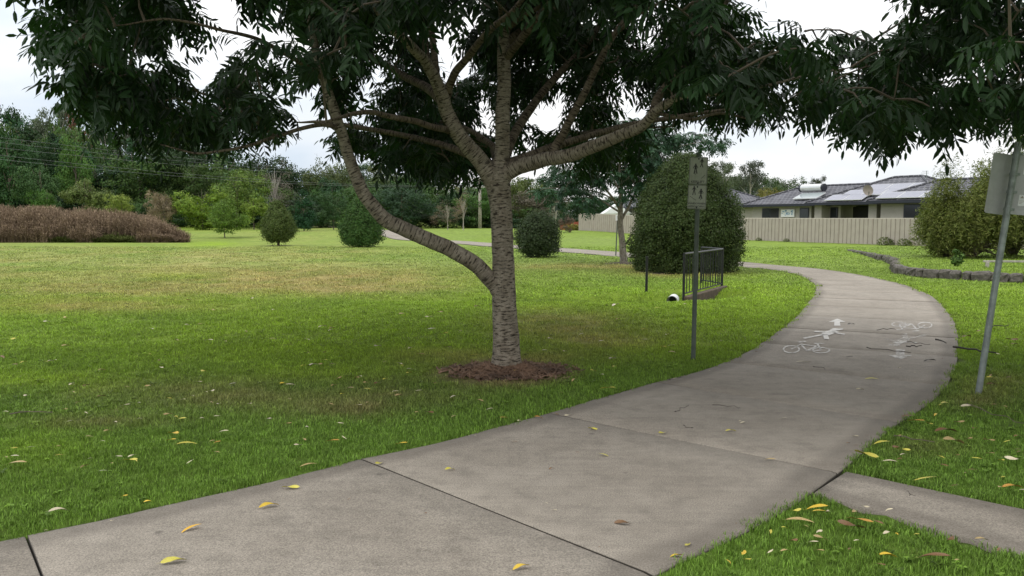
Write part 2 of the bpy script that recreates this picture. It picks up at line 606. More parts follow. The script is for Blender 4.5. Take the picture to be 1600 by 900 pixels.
# ------------------------------------------------------------------ path outline in the world
Lpx = [(0, 848), (250, 793), (500, 737), (570, 718), (700, 690), (830, 655), (950, 620), (1040, 595), (1100, 580), (1160, 555), (1200, 530), (1240, 500), (1262, 475), (1275, 455), (1268, 440), (1240, 428), (1200, 421), (1150, 417), (960, 401), (870, 394), (770, 386), (690, 379), (620, 370), (596, 364)]
Lw = [un(*p)[:2] for p in Lpx]
Lw = [np.array((-9.0, 0.6)), np.array((-5.0, 2.2))] + Lw + [np.array((-24, 104)), np.array((-40, 122))]
LC = spline(Lw, 10)
# smooth and resample at 0.25 m
for _ in range(6):
    LC[1:-1] = 0.25 * LC[:-2] + 0.5 * LC[1:-1] + 0.25 * LC[2:]
seg = np.hypot(*np.diff(LC, axis=0).T)
SL = np.concatenate([[0], np.cumsum(seg)])
WID = 2.33


def Lat(s):
    return np.array([np.interp(s, SL, LC[:, 0]), np.interp(s, SL, LC[:, 1])])


def Tat(s):
    d = Lat(s + 0.35) - Lat(s - 0.35)
    return d / np.hypot(*d)


Rpx = [(1030, 900), (1160, 830), (1240, 780), (1300, 738), (1340, 700), (1385, 660), (1430, 625), (1465, 595), (1485, 565), (1491, 540), (1486, 510), (1471, 480), (1446, 460), (1410, 445), (1350, 432), (1290, 423)]
_ws, _wv = [], []
for _p in Rpx:
    _q = un(*_p)[:2]; _d = np.hypot(LC[:, 0] - _q[0], LC[:, 1] - _q[1]); _i = int(np.argmin(_d)); _ws.append(SL[_i]); _wv.append(_d[_i] + (0.02 if _p[1] > 800 else 0.09 if _p[1] > 640 else 0.06))     # turf hides the last centimetres of the slab
_o = np.argsort(_ws); _ws = np.array(_ws)[_o]; _wv = np.array(_wv)[_o]
_sm = np.arange(0, SL[-1] + 1, 0.5)
_wm = np.interp(_sm, np.concatenate([[_ws[0] - 2], _ws, [_ws[-1] + 6]]), np.concatenate([[WID], _wv, [WID]]))
for _ in range(10): _wm[1:-1] = (_wm[:-2] + _wm[1:-1] + _wm[2:]) / 3


def path_pt(s, t):
    """t from 0 (left edge) to 1 (right edge)"""
    T = Tat(s); n = np.array([T[1], -T[0]])
    return Lat(s) + n * float(np.interp(s, _sm, _wm)) * t


def s_of(p):
    return SL[np.argmin(np.hypot(LC[:, 0] - p[0], LC[:, 1] - p[1]))]


CEN = np.array([path_pt(s, 0.5) for s in np.arange(0, SL[-1], 0.8)])
CENP = [tuple(p) for p in CEN]
LEDGE = [tuple(path_pt(s, 0)) for s in np.arange(0, SL[-1], 0.8)]
REDGE = [tuple(path_pt(s, 1)) for s in np.arange(0, SL[-1], 0.8)]
SIDE = [(1.73, 4.59), (2.09, 4.99), (2.82, 4.31), (4.6, 2.55), (4.2, 1.9), (2.43, 3.70)]     # the side path


SIDEG = [(1.55, 4.70), (1.95, 5.12), (2.84, 4.33), (4.6, 2.55), (4.2, 1.85), (2.40, 3.66)]


def in_poly(x, y, P):
    x = np.asarray(x); y = np.asarray(y); ins = np.zeros(x.shape, bool)
    for i in range(len(P)):
        x0, y0 = P[i]; x1, y1 = P[(i + 1) % len(P)]
        c = ((y0 > y) != (y1 > y)) & (x < (x1 - x0) * (y - y0) / (y1 - y0 + 1e-12) + x0)
        ins ^= c
    return ins


def path_d(x, y):
    a, sa = poly_dist(x, y, LEDGE)
    b, sb = poly_dist(x, y, REDGE)
    return np.maximum(np.where(sa > 0, a, -a), np.where(sb < 0, b, -b))


# ------------------------------------------------------------------ lawn colour (true colour of the turf, patch by patch)
TREE0 = un(791, 582)[:2]
PATCH = [  # px, py, radius px x, radius px y, amount of dry brown
    (330, 615, 190, 22, .5), (640, 612, 110, 20, .5), (560, 640, 90, 12, .55), (150, 660, 120, 10, .45), (120, 478, 200, 10, .55), (480, 435, 210, 16, .75), (520, 452, 130, 7, .7),
    (200, 452, 240, 10, .6), (880, 505, 90, 18, .6), (940, 528, 90, 16, .5), (870, 417, 90, 5, .5), (975, 417, 60, 4, .6), (1060, 428, 70, 5, .75), (860, 560, 80, 10, .4), (1530, 628, 50, 12, .7), (1560, 600, 50, 14, .4),
    (700, 560, 90, 14, .35), (1440, 700, 60, 14, .35)]
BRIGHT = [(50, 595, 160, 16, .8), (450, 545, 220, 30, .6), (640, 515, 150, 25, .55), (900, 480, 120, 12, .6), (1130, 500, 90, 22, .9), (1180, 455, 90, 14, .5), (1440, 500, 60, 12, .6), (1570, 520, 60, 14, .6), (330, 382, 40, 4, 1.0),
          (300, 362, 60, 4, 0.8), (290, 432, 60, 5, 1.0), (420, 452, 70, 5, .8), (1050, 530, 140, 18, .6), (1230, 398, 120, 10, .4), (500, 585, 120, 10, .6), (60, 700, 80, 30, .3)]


def lawn_col(x, y):
    x = np.asarray(x, float); y = np.asarray(y, float)
    n = fbm(x * 0.55, y * 0.4, 11); n2 = fbm(x * 2.3, y * 2.0, 23); n3 = fbm(x * 0.16, y * 0.12, 5)
    px, py = proj(np.stack([x.ravel(), np.maximum(y.ravel(), 1.5), np.zeros(x.size)], 1))
    px = px.reshape(x.shape); py = py.reshape(x.shape)
    G = np.array((0.128, 0.205, 0.026)); B = np.array((0.205, 0.305, 0.024)); D = np.array((0.31, 0.285, 0.105)); E = np.array((0.122, 0.212, 0.032)); BR = np.array((0.20, 0.165, 0.072)); PG = np.array((0.185, 0.250, 0.060))
    def mixc(a, b, f): return a * (1 - f[..., None]) + b * f[..., None]
    col = np.broadcast_to(G, x.shape + (3,)).copy()
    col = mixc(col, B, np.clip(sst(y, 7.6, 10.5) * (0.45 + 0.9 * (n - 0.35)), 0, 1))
    col = mixc(col, E, np.clip((1 - sst(y, 6.8, 9.5)) * (0.75 + 0.6 * (n - 0.5)), 0, 1))
    col = mixc(col, PG, np.clip(sst(y, 16, 26) * (0.55 + 0.8 * (n3 - 0.4)), 0, 1))
    left = 1 - sst(px, 480, 760)
    col = mixc(col, D, np.clip(sst(y, 15, 20) * left * (0.36 + 1.2 * (n - 0.45) + 0.5 * (n2 - 0.5)) * (1 - 0.55 * sst(y, 34, 50)), 0, 0.85))
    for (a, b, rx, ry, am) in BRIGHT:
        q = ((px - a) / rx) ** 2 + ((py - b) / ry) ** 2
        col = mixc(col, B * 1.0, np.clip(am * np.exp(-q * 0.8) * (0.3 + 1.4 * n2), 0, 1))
    for (a, b, rx, ry, am) in PATCH:
        q = ((px - a) / rx) ** 2 + ((py - b) / ry) ** 2
        c_ = BR if b > 600 else D * np.array((1.0, 0.88, 0.9))
        col = mixc(col, c_, np.clip(am * np.exp(-q * 0.8) * (0.1 + 1.8 * n2), 0, 0.9))
    d0 = np.hypot(x - TREE0[0], y - TREE0[1])
    col = mixc(col, BR * 1.0, np.clip((1 - sst(d0, 0.45, 0.95)) * (0.2 + 1.5 * n2), 0, 0.9))
    # darker green along the line of the drain
    ds, _ = poly_dist(x, y, SWALE)
    col = mixc(col, np.array((0.022, 0.05, 0.014)), np.clip(np.exp(-(ds / 0.32) ** 2) * sst(x, -1.5, 1.0) * 0.8, 0, 1))
    return col * (0.86 + 0.28 * n2)[..., None]


# ------------------------------------------------------------------ ground sheet
def axis(parts):
    o = []
    for a, b, st in parts:
        o += list(np.arange(a, b, st))
    o.append(parts[-1][1])
    return np.array(o)


gx = axis([(-900, -160, 60), (-160, -60, 8), (-60, -24, 1.5), (-24, -9, 0.5), (-9, 19, 0.2), (19, 34, 0.6), (34, 70, 3), (70, 160, 10), (160, 900, 60)])
gy = axis([(-60, -6, 6), (-6, 2, 0.8), (2, 24, 0.2), (24, 46, 0.4), (46, 84, 1.0), (84, 150, 3), (150, 300, 15), (300, 1500, 80)])
GX, GY = np.meshgrid(gx, gy)
GZ = terr(GX, GY)
GZ = GZ - 0.03 * (1 - sst(path_d(GX, GY), -0.25, 0.05)) * (GY < 30) - 0.05 * in_poly(GX, GY, SIDE)
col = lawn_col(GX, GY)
soil = np.array((0.05, 0.045, 0.025))
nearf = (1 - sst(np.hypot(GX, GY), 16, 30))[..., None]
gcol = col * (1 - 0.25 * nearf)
up_ = ((path_d(GX, GY) < -0.02) | in_poly(GX, GY, SIDE))[..., None] & (GY < 34)[..., None]
gcol = np.where(up_, np.array((0.02, 0.016, 0.012)), gcol)      # bare soil under the slabs
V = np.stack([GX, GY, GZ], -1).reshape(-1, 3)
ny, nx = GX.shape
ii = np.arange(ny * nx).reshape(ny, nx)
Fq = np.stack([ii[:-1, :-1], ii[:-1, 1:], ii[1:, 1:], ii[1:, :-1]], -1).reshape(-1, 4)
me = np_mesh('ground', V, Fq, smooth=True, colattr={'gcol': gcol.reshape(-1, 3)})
t = MT('turf')
ga = t.n('ShaderNodeAttribute', attribute_type='GEOMETRY', attribute_name='gcol')
p = t.pos(False)
mpn = t.n('ShaderNodeMapping'); mpn.inputs['Scale'].default_value = (1, 0.45, 1); t.l(p, mpn.inputs[0])
nf = t.noise(30, mpn.outputs[0], 6, 0.75)
nm = t.noise(3.0, mpn.outputs[0], 6, 0.65)
c = t.mix(1, ga.outputs['Color'], t.ramp(nf.outputs['Fac'], [(0.25, 0.45), (0.5, 0.95), (0.75, 1.5)]).outputs[0], 'MULTIPLY')
c = t.mix(1, c.outputs[0], t.ramp(nm.outputs['Fac'], [(0.25, 0.72), (0.75, 1.25)]).outputs[0], 'MULTIPLY')
dn = t.noise(1.3, p, 8, 0.75)
c = t.mix(t.ramp(dn.outputs['Fac'], [(0.56, 0.0), (0.70, 0.30)]).outputs[0], c.outputs[0], (0.20, 0.165, 0.075))
t.l(c.outputs[0], t.b.inputs['Base Color'])
t.b.inputs['Roughness'].default_value = 0.95; t.b.inputs['Specular IOR Level'].default_value = 0.1
t.bump(nf.outputs['Fac'], 0.6, 0.03)
ground = link('ground', me, t.m)
tag(ground, kind='structure')


# ------------------------------------------------------------------ geometry-nodes scatter
def source(name, me, mat):
    if not me.materials: me.materials.append(mat)
    return bpy.data.objects.new(name, me)      # not in the scene: only instanced


def scatter(name, P, rot, scl, idx, sources, col=None, rnd=None, parent=None):
    n = len(P)
    me = bpy.data.meshes.new(name)
    me.vertices.add(n); me.vertices.foreach_set('co', np.asarray(P, np.float32).ravel())
    a = me.attributes.new('rot', 'FLOAT_VECTOR', 'POINT'); a.data.foreach_set('vector', np.asarray(rot, np.float32).ravel())
    a = me.attributes.new('scl', 'FLOAT_VECTOR', 'POINT'); a.data.foreach_set('vector', np.asarray(scl, np.float32).ravel())
    a = me.attributes.new('idx', 'INT', 'POINT'); a.data.foreach_set('value', np.asarray(idx, np.int32))
    if rnd is None: rnd = RNG.random(n)
    a = me.attributes.new('rnd', 'FLOAT', 'POINT'); a.data.foreach_set('value', np.asarray(rnd, np.float32))
    if col is not None:
        a = me.attributes.new('col', 'FLOAT_COLOR', 'POINT'); c_ = np.ones((n, 4), np.float32); c_[:, :3] = col; a.data.foreach_set('color', c_.ravel())
    o = link(name, me, parent=parent)
    g = bpy.data.node_groups.new(name + '_scatter', 'GeometryNodeTree')
    g.interface.new_socket('Geometry', in_out='INPUT', socket_type='NodeSocketGeometry')
    g.interface.new_socket('Geometry', in_out='OUTPUT', socket_type='NodeSocketGeometry')
    gi = g.nodes.new('NodeGroupInput'); go = g.nodes.new('NodeGroupOutput')
    ip = g.nodes.new('GeometryNodeInstanceOnPoints')
    jn = g.nodes.new('GeometryNodeJoinGeometry')
    for s in reversed(sources):
        oi = g.nodes.new('GeometryNodeObjectInfo'); oi.inputs['Object'].default_value = s; oi.inputs['As Instance'].default_value = True
        g.links.new(oi.outputs['Geometry'], jn.inputs[0])
    g.links.new(gi.outputs[0], ip.inputs['Points']); g.links.new(jn.outputs[0], ip.inputs['Instance'])
    ip.inputs['Pick Instance'].default_value = True
    def named(nm, ty):
        x = g.nodes.new('GeometryNodeInputNamedAttribute'); x.data_type = ty; x.inputs['Name'].default_value = nm
        return x.outputs['Attribute']
    g.links.new(named('idx', 'INT'), ip.inputs['Instance Index'])
    e = g.nodes.new('FunctionNodeEulerToRotation'); g.links.new(named('rot', 'FLOAT_VECTOR'), e.inputs[0]); g.links.new(e.outputs[0], ip.inputs['Rotation'])
    g.links.new(named('scl', 'FLOAT_VECTOR'), ip.inputs['Scale'])
    g.links.new(ip.outputs[0], go.inputs[0])
    m = o.modifiers.new('scatter', 'NODES'); m.node_group = g
    return o


# ------------------------------------------------------------------ grass blades
t = MT('grass_blades')
ga = t.n('ShaderNodeAttribute', attribute_type='INSTANCER', attribute_name='col')
ra = t.n('ShaderNodeAttribute', attribute_type='GEOMETRY', attribute_name='rnd')
mr2 = t.n('ShaderNodeMapRange'); mr2.inputs['To Min'].default_value = 0.55; mr2.inputs['To Max'].default_value = 1.6; t.l(ra.outputs['Fac'], mr2.inputs['Value'])
hs = t.n('ShaderNodeHueSaturation'); t.l(ga.outputs['Color'], hs.inputs['Color']); t.l(mr2.outputs[0], hs.inputs['Value'])
t.l(hs.outputs[0], t.b.inputs['Base Color']); t.b.inputs['Roughness'].default_value = 0.55; t.b.inputs['Specular IOR Level'].default_value = 0.25
tr = t.n('ShaderNodeBsdfTranslucent'); t.l(hs.outputs[0], tr.inputs[0])
ms = t.n('ShaderNodeMixShader'); ms.inputs[0].default_value = 0.3
t.l(t.b.outputs[0], ms.inputs[1]); t.l(tr.outputs[0], ms.inputs[2]); t.l(ms.outputs[0], t.out.inputs[0])
M['grass'] = t.m


def tuft_mesh(name, n, rad, h, wd, seed):
    r = np.random.default_rng(seed)
    V = []; F = []; A = []
    for i in range(n):
        a = r.random() * 2 * PI; q = rad * math.sqrt(r.random())
        bx, by = q * math.cos(a), q * math.sin(a)
        d = r.random() * 2 * PI; hh = h * (0.5 + 0.6 * r.random()); lean = hh * (0.3 + 0.9 * r.random())
        wx, wy = -math.sin(d) * wd * 0.5, math.cos(d) * wd * 0.5
        dx, dy = math.cos(d), math.sin(d)
        b = len(V)
        V += [(bx - wx, by - wy, -0.01), (bx + wx, by + wy, -0.01), (bx + dx * lean * .35 + wx, by + dy * lean * .35 + wy, hh * .6), (bx + dx * lean * .35 - wx, by + dy * lean * .35 - wy, hh * .6),
              (bx + dx * lean + wx * .15, by + dy * lean + wy * .15, hh), (bx + dx * lean - wx * .15, by + dy * lean - wy * .15, hh)]
        F += [(b, b + 1, b + 2, b + 3), (b + 3, b + 2, b + 4, b + 5)]
        A += [r.random()] * 6
    return np_mesh(name, V, F, {'rnd': A})


tufts = [source('grass_tuft', tuft_mesh('grass_tuft', 40, 0.07, 0.022, 0.0034, k), M['grass']) for k in range(4)]
P = []; S = []
bands = [(2.6, 6.0, 330, 1.0), (6.0, 10, 170, 1.35), (10, 16, 70, 2.0), (16, 26, 26, 3.2), (26, 44, 7, 5.0)]
for (r0, r1, dens, s) in bands:
    w0 = r1 * 0.82 + 1.5
    n = int((r1 - r0) * 2 * w0 * dens)
    x = RNG.uniform(-w0, w0, n); y = RNG.uniform(r0, r1, n)
    k = (np.abs(x) < y * 0.78 + 1.2)
    x = x[k]; y = y[k]
    pd = path_d(x, y)
    k = (pd > 0.012 + 0.02 * (vnoise(x * 3, y * 3, 9) - 0.5) + 0.018 * (s - 1)) & ~in_poly(x, y, SIDEG)
    d0 = np.hypot((x - TREE0[0]) / 1.25, (y - TREE0[1]))
    k &= d0 > 0.34 + 0.28 * vnoise(x * 5, y * 5, 31) + (RNG.random(len(x)) * 0.25)
    dw, sw = poly_dist(x, y, WALL)
    k &= ~((dw < 0.13) & (y > 15) & (RNG.random(len(x)) < .5))
    x = x[k]; y = y[k]
    # barer ground inside the brown patches
    cc = lawn_col(x, y); br = cc[:, 0] / (cc[:, 1] + 1e-6)
    k = RNG.random(len(x)) > np.clip((br - 0.8) * 1.2, 0, 0.75)
    x = x[k]; y = y[k]
    P.append(np.stack([x, y, terr(x, y)], 1)); S.append(np.full(len(x), s))
P = np.concatenate(P); S = np.concatenate(S)
n = len(P)
cc = lawn_col(P[:, 0], P[:, 1])
tall = 0.75 + 0.6 * fbm(P[:, 0] * 1.2, P[:, 1] * 1.2, 41) + 0.25 * RNG.random(n)
edge = path_d(P[:, 0], P[:, 1])
tall *= 1 + 0.35 * np.exp(-(edge / 0.12) ** 2)
ds, _ = poly_dist(P[:, 0], P[:, 1], SWALE)
tall *= 1 + 1.6 * np.exp(-(ds / 0.35) ** 2) * sst(P[:, 0], -1.5, 1)
SC = np.stack([S * (0.85 + 0.3 * RNG.random(n)), S * (0.85 + 0.3 * RNG.random(n)), np.minimum(S, 1.5) ** 0.6 * tall * 0.95], 1)
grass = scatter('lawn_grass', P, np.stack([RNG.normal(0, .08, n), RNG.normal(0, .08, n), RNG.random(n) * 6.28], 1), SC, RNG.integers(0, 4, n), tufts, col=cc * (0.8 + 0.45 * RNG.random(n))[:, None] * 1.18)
tag(grass, 'short mown green lawn grass with dry brown patches', 'grass', kind='stuff')

# broad-leaved weeds among the grass
def weed_mesh(name, seed):
    r = np.random.default_rng(seed); V = []; F = []; A = []
    for k in range(9):
        a = 2 * PI * k / 9 + r.uniform(-.3, .3); l_ = r.uniform(.025, .05); w_ = l_ * .3; h = r.uniform(.012, .035); b = len(V); c_, s_ = math.cos(a), math.sin(a)
        V += [(0, 0, .01), (c_ * l_ * .5 - s_ * w_, s_ * l_ * .5 + c_ * w_, h), (c_ * l_, s_ * l_, h * .8), (c_ * l_ * .5 + s_ * w_, s_ * l_ * .5 - c_ * w_, h)]; F.append((b, b + 1, b + 2, b + 3)); A += [r.random()] * 4
    return np_mesh(name, V, F, {'rnd': A})


ws = [source('weed_rosette', weed_mesh('weed_rosette', 40 + k), M['grass']) for k in range(3)]
n = 4600
x = RNG.uniform(-11, 11, n); y = 2.8 + 12 * RNG.random(n) ** 1.1
k = (np.abs(x) < y * .8 + 1) & (path_d(x, y) > .04) & ~in_poly(x, y, SIDE) & (fbm(x * .9, y * .9, 61) > .47) & (np.hypot(x - TREE0[0], y - TREE0[1]) > .7)
x = x[k]; y = y[k]; n = len(x); cc = lawn_col(x, y) * RNG.uniform(.7, 1.5, n)[:, None]
s_ = RNG.uniform(.3, .75, n) * (1 + y * .03)
wd = scatter('lawn_weeds', np.stack([x, y, terr(x, y) + .008], 1), np.stack([RNG.normal(0, .1, n), RNG.normal(0, .1, n), RNG.random(n) * 6.28], 1), np.stack([s_, s_, s_], 1), RNG.integers(0, 3, n), ws, col=cc)
tag(wd, 'small broad-leaved weeds and clover mixed into the lawn', 'weeds', kind='stuff')

# ------------------------------------------------------------------ concrete path, slab by slab
path = empty('footpath', (0, 0, 0))
tag(path, kind='structure')
J = [s_of(un(*p)[:2]) for p in [(50, 842), (565, 720), (880, 652), (1030, 601), (1130, 568)]]
J = [J[0] - 5.4, J[0] - 3.6, J[0] - 1.8] + J
while J[-1] < SL[-1] - 3: J.append(J[-1] + 1.62)


def slab(s0, s1, gap, parent, name, kind=None):
    ns = max(2, int((s1 - s0) / 0.3)); ntt = 8
    ts = [0, 0.015, 0.06, 0.2, 0.4, 0.6, 0.8, 0.94, 0.985, 1]
    V = []; E = []
    tz = [random.uniform(-0.002, 0.003) for _ in range(3)]
    ss = [s0 + gap, s0 + gap + 0.006] + [s0 + (s1 - s0) * k / ns for k in range(1, ns)] + [s1 - gap - 0.006, s1 - gap]
    for i, s in enumerate(ss):
        for j, tt in enumerate(ts):
            q = path_pt(s, tt)
            wb = 0.012 * (vnoise(s * 3.1, tt * 7, 77) - 0.5) if j in (0, len(ts) - 1) else 0
            T = Tat(s)
            q = q + np.array([T[1], -T[0]]) * wb * 2
            z = float(terr(q[0], q[1])) + 0.014 + tz[0] + tz[1] * tt + tz[2] * (i / len(ss))
            if q[1] > 34: z += 0.02
            if j in (0, len(ts) - 1): z -= 0.006
            if i in (0, len(ss) - 1): z -= 0.005
            V.append((q[0], q[1], z)); E.append(min(tt, 1 - tt) * WID if 0 < i < len(ss) - 1 else -0.35)
    nj = len(ts)
    F = [(i * nj + j, i * nj + j + 1, (i + 1) * nj + j + 1, (i + 1) * nj + j) for i in range(len(ss) - 1) for j in range(nj - 1)]
    b = len(V)
    rim = [j for j in range(nj)] + [i * nj + nj - 1 for i in range(1, len(ss))] + [(len(ss) - 1) * nj + j for j in range(nj - 2, -1, -1)] + [i * nj for i in range(len(ss) - 2, 0, -1)]
    for k in rim:
        V.append((V[k][0], V[k][1], V[k][2] - 0.09)); E.append(-2.0)
    m_ = len(rim)
    for k in range(m_):
        k2 = (k + 1) % m_
        F.append((rim[k2], rim[k], b + k, b + k2))
    F = [tuple(reversed(f)) for f in F]
    me = np_mesh(name, V, F, {'edge': E})
    o = link(name, me, M['concrete'], parent)
    if kind: o['kind'] = kind
    return o


for k in range(len(J) - 1):
    s0, s1 = J[k], J[k + 1]
    if Lat(s0)[1] > 31:
        for a in range(k, len(J) - 1, 6):
            pass
        break
    slab(s0, s1, 0.0032, path, 'concrete_slab')
far0 = J[k]
# beyond about 30 m the joints cannot be told apart: one strip
slab(far0, SL[-1] - 1.0, 0.004, path, 'far_path_strip')

side = empty('side_path', (0, 0, 0))
tag(side, kind='structure')
mb_v = []; E = []
a0, a1 = np.array(SIDE[0]), np.array(SIDE[1]); b0, b1 = np.array(SIDE[5]), np.array(SIDE[2]); c0, c1 = np.array(SIDE[4]), np.array(SIDE[3])
a0 = a0 + np.array((0.03, -0.03)); a1 = a1 + np.array((0.03, -0.03))
rows = []
for i in range(17):
    f = i / 16
    if f < 0.45: g = f / 0.45; p0 = a0 + (b0 - a0) * g; p1 = a1 + (b1 - a1) * g
    else: g = (f - 0.45) / 0.55; p0 = b0 + (c0 - b0) * g; p1 = b1 + (c1 - b1) * g
    for j, tt in enumerate([0, 0.03, 0.25, 0.5, 0.75, 0.97, 1]):
        q = p0 + (p1 - p0) * tt
        mb_v.append((q[0], q[1], 0.004 - (0.006 if j in (0, 6) else 0))); E.append(min(tt, 1 - tt) * 0.7)
nj = 7
F = [(i * nj + j, i * nj + j + 1, (i + 1) * nj + j + 1, (i + 1) * nj + j) for i in range(16) for j in range(nj - 1)]
b = len(mb_v)
rim = [j for j in range(nj)] + [i * nj + nj - 1 for i in range(1, 17)] + [16 * nj + j for j in range(nj - 2, -1, -1)] + [i * nj for i in range(15, 0, -1)]
for k in rim: mb_v.append((mb_v[k][0], mb_v[k][1], mb_v[k][2] - 0.08)); E.append(E[k])
for k in range(len(rim)): F.append((rim[(k + 1) % len(rim)], rim[k], b + k, b + (k + 1) % len(rim)))
link('concrete_slab', np_mesh('side_slab', mb_v, F, {'edge': E}), M['concrete'], side)


# ------------------------------------------------------------------ painted markings
def marking(name, x0, y0, x1, y1, polys, label, wear, parentcat='path marking', shear=0.0):
    """polys in a unit box, mapped to the patch of path between the two photo corners"""
    V = []; F = []
    for pl in polys:
        b = len(V)
        for (a, c_) in pl:
            q = un(x0 + (x1 - x0) * a + shear * (c_ - 0.5), y1 + (y0 - y1) * c_, 0.02)
            V.append((q[0], q[1], float(terr(q[0], q[1])) + 0.0215))
        F.append(tuple(range(b, len(V))))
    me = bpy.data.meshes.new(name); me.from_pydata(V, [], F)
    o = link(name, me, M['paint']); o['wear'] = wear
    tag(o, label, 'path marking')
    return o


def ring(cx, cy, rx, ry, w_, n=22, a0=0, a1=2 * PI):
    o = []
    for k in range(n):
        p = a0 + (a1 - a0) * k / n; q = a0 + (a1 - a0) * (k + 1) / n
        o.append([(cx + rx * math.cos(p), cy + ry * math.sin(p)), (cx + rx * math.cos(q), cy + ry * math.sin(q)), (cx + (rx - w_) * math.cos(q), cy + (ry - w_ * 2.2) * math.sin(q)), (cx + (rx - w_) * math.cos(p), cy + (ry - w_ * 2.2) * math.sin(p))])
    return o


def bar(x0, y0, x1, y1, w_, wy=None):
    dx, dy = x1 - x0, y1 - y0; l_ = math.hypot(dx, dy); nx_, ny_ = -dy / l_ * w_ / 2, dx / l_ * (wy or w_) / 2
    return [(x0 + nx_, y0 + ny_), (x0 - nx_, y0 - ny_), (x1 - nx_, y1 - ny_), (x1 + nx_, y1 + ny_)]


def bike(flip=False):
    P_ = ring(0.18, 0.33, 0.18, 0.33, 0.032) + ring(0.80, 0.25, 0.19, 0.26, 0.032)
    P_ += [bar(0.18, 0.33, 0.40, 0.80, 0.035, .07), bar(0.38, 0.72, 0.72, 0.6, 0.06, .06), bar(0.80, 0.25, 0.72, 0.78, 0.04, .06), bar(0.5, 0.2, 0.72, 0.62, 0.05, .05), bar(0.5, 0.2, 0.80, 0.25, 0.06, .07), bar(0.38, 0.75, 0.5, 0.2, 0.04, .06), bar(0.32, 0.92, 0.48, 0.98, 0.08, .08), bar(0.66, 0.8, 0.86, 0.82, 0.08, .08)]
    if flip: P_ = [[(1 - a, 1 - c_) for a, c_ in q] for q in P_]
    return P_


def walker(flip=False):
    P_ = [[(0.62, 0.86), (0.78, 0.80), (0.95, 0.88), (0.95, 1.0), (0.72, 1.0)],
          [(0.42, 0.45), (0.62, 0.35), (0.86, 0.74), (0.66, 0.84), (0.5, 0.7)],
          bar(0.50, 0.44, 0.0, 0.08, 0.09, .10), bar(0.52, 0.45, 0.56, 0.0, 0.12, .10), bar(0.5, 0.66, 0.26, 0.72, 0.06, .09), bar(0.7, 0.66, 1.0, 0.44, 0.06, .09)]
    if flip: P_ = [[(1 - a, 1 - c_) for a, c_ in q] for q in P_]
    return P_


def arrow(flip=False):
    P_ = [[(0.0, 0.55), (1.0, 0.55), (0.52, 1.0)], [(0.32, 0.0), (0.70, 0.0), (0.66, 0.549), (0.34, 0.549)]]
    if flip: P_ = [[(1 - a, 1 - c_) for a, c_ in q] for q in P_]
    return P_


marking('bicycle_marking', 1223, 533, 1298, 552, bike(), 'faded white bicycle painted on the left half of the path', 0.06)
marking('walker_marking', 1256, 513, 1320, 530, walker(), 'white walking figure painted between the bicycle and the arrow, left side of path', 0.10)
marking('arrow_marking', 1295, 498, 1321, 509, arrow(), 'bright white painted arrow pointing away along the path', 0.16)
marking('bicycle_marking', 1392, 503, 1457, 518, bike(True), 'faded upside-down bicycle painted on the right half of the path', 0.03)
marking('walker_marking', 1384, 521, 1450, 541, walker(True), 'very worn upside-down walking figure painted on the right half of the path', -0.06)
marking('arrow_marking', 1388, 546, 1426, 562, arrow(True), 'worn white painted arrow pointing back towards the viewer', 0.0)
# ------------------------------------------------------------------ leaf and crown builders
def frond_mesh(name, seed, n=6, L_=0.34, ll=0.118, lw=0.037, droop=0.5):
    """pinnate compound leaf: stalk along +X bending down, leaflets hanging on both sides"""
    r = np.random.default_rng(seed)
    V = []; F = []
    def pt(t):
        return np.array((L_ * t, 0, 0.06 * math.sin(t * 2.2) - droop * L_ * t * t * 0.7))
    for k in range(5):
        for s in (-1, 1):
            p = pt(k / 4); V.append((p[0], s * 0.0022, p[2]))
    for k in range(4):
        F.append((2 * k, 2 * k + 1, 2 * k + 3, 2 * k + 2))
    for i in range(n * 2 + 1):
        t = 0.22 + 0.78 * (i // 2) / n if i < n * 2 else 1.0
        sgn = 1 if i % 2 else -1
        ang = sgn * math.radians(r.uniform(48, 72)) if i < n * 2 else 0
        o = pt(t); le = ll * r.uniform(0.8, 1.15) * (0.8 + 0.4 * math.sin(PI * t)); w_ = lw * r.uniform(0.85, 1.15)
        d = np.array((math.cos(ang), math.sin(ang), -r.uniform(0.35, 1.1))); d /= np.linalg.norm(d)
        sd_ = np.cross(d, (0, 0, 1)); sd_ /= np.linalg.norm(sd_) + 1e-9
        roll = r.uniform(-0.5, 0.5); up = np.cross(sd_, d); sd_ = sd_ * math.cos(roll) + up * math.sin(roll); up = np.cross(sd_, d)
        b = len(V)
        cur = np.array((0, 0, -1)) * 0.14
        def P_(u, v, lift=0):
            q = o + d * le * u + cur * le * u * u + sd_ * v * w_ + up * lift
            return tuple(q)
        V += [P_(0, 0), P_(0.28, 0.42, 0.004), P_(0.28, 0), P_(0.28, -0.42, 0.004), P_(0.66, 0.42, 0.004), P_(0.66, 0), P_(0.66, -0.42, 0.004), P_(1.0, 0)]
        F += [(b, b + 2, b + 1, b + 1), (b, b + 3, b + 2, b + 2), (b + 1, b + 2, b + 5, b + 4), (b + 2, b + 3, b + 6, b + 5), (b + 4, b + 5, b + 7, b + 7), (b + 5, b + 6, b + 7, b + 7)]
    F = [tuple(dict.fromkeys(f)) for f in F]
    me = bpy.data.meshes.new(name); me.from_pydata(V, [], F); me.update()
    return me


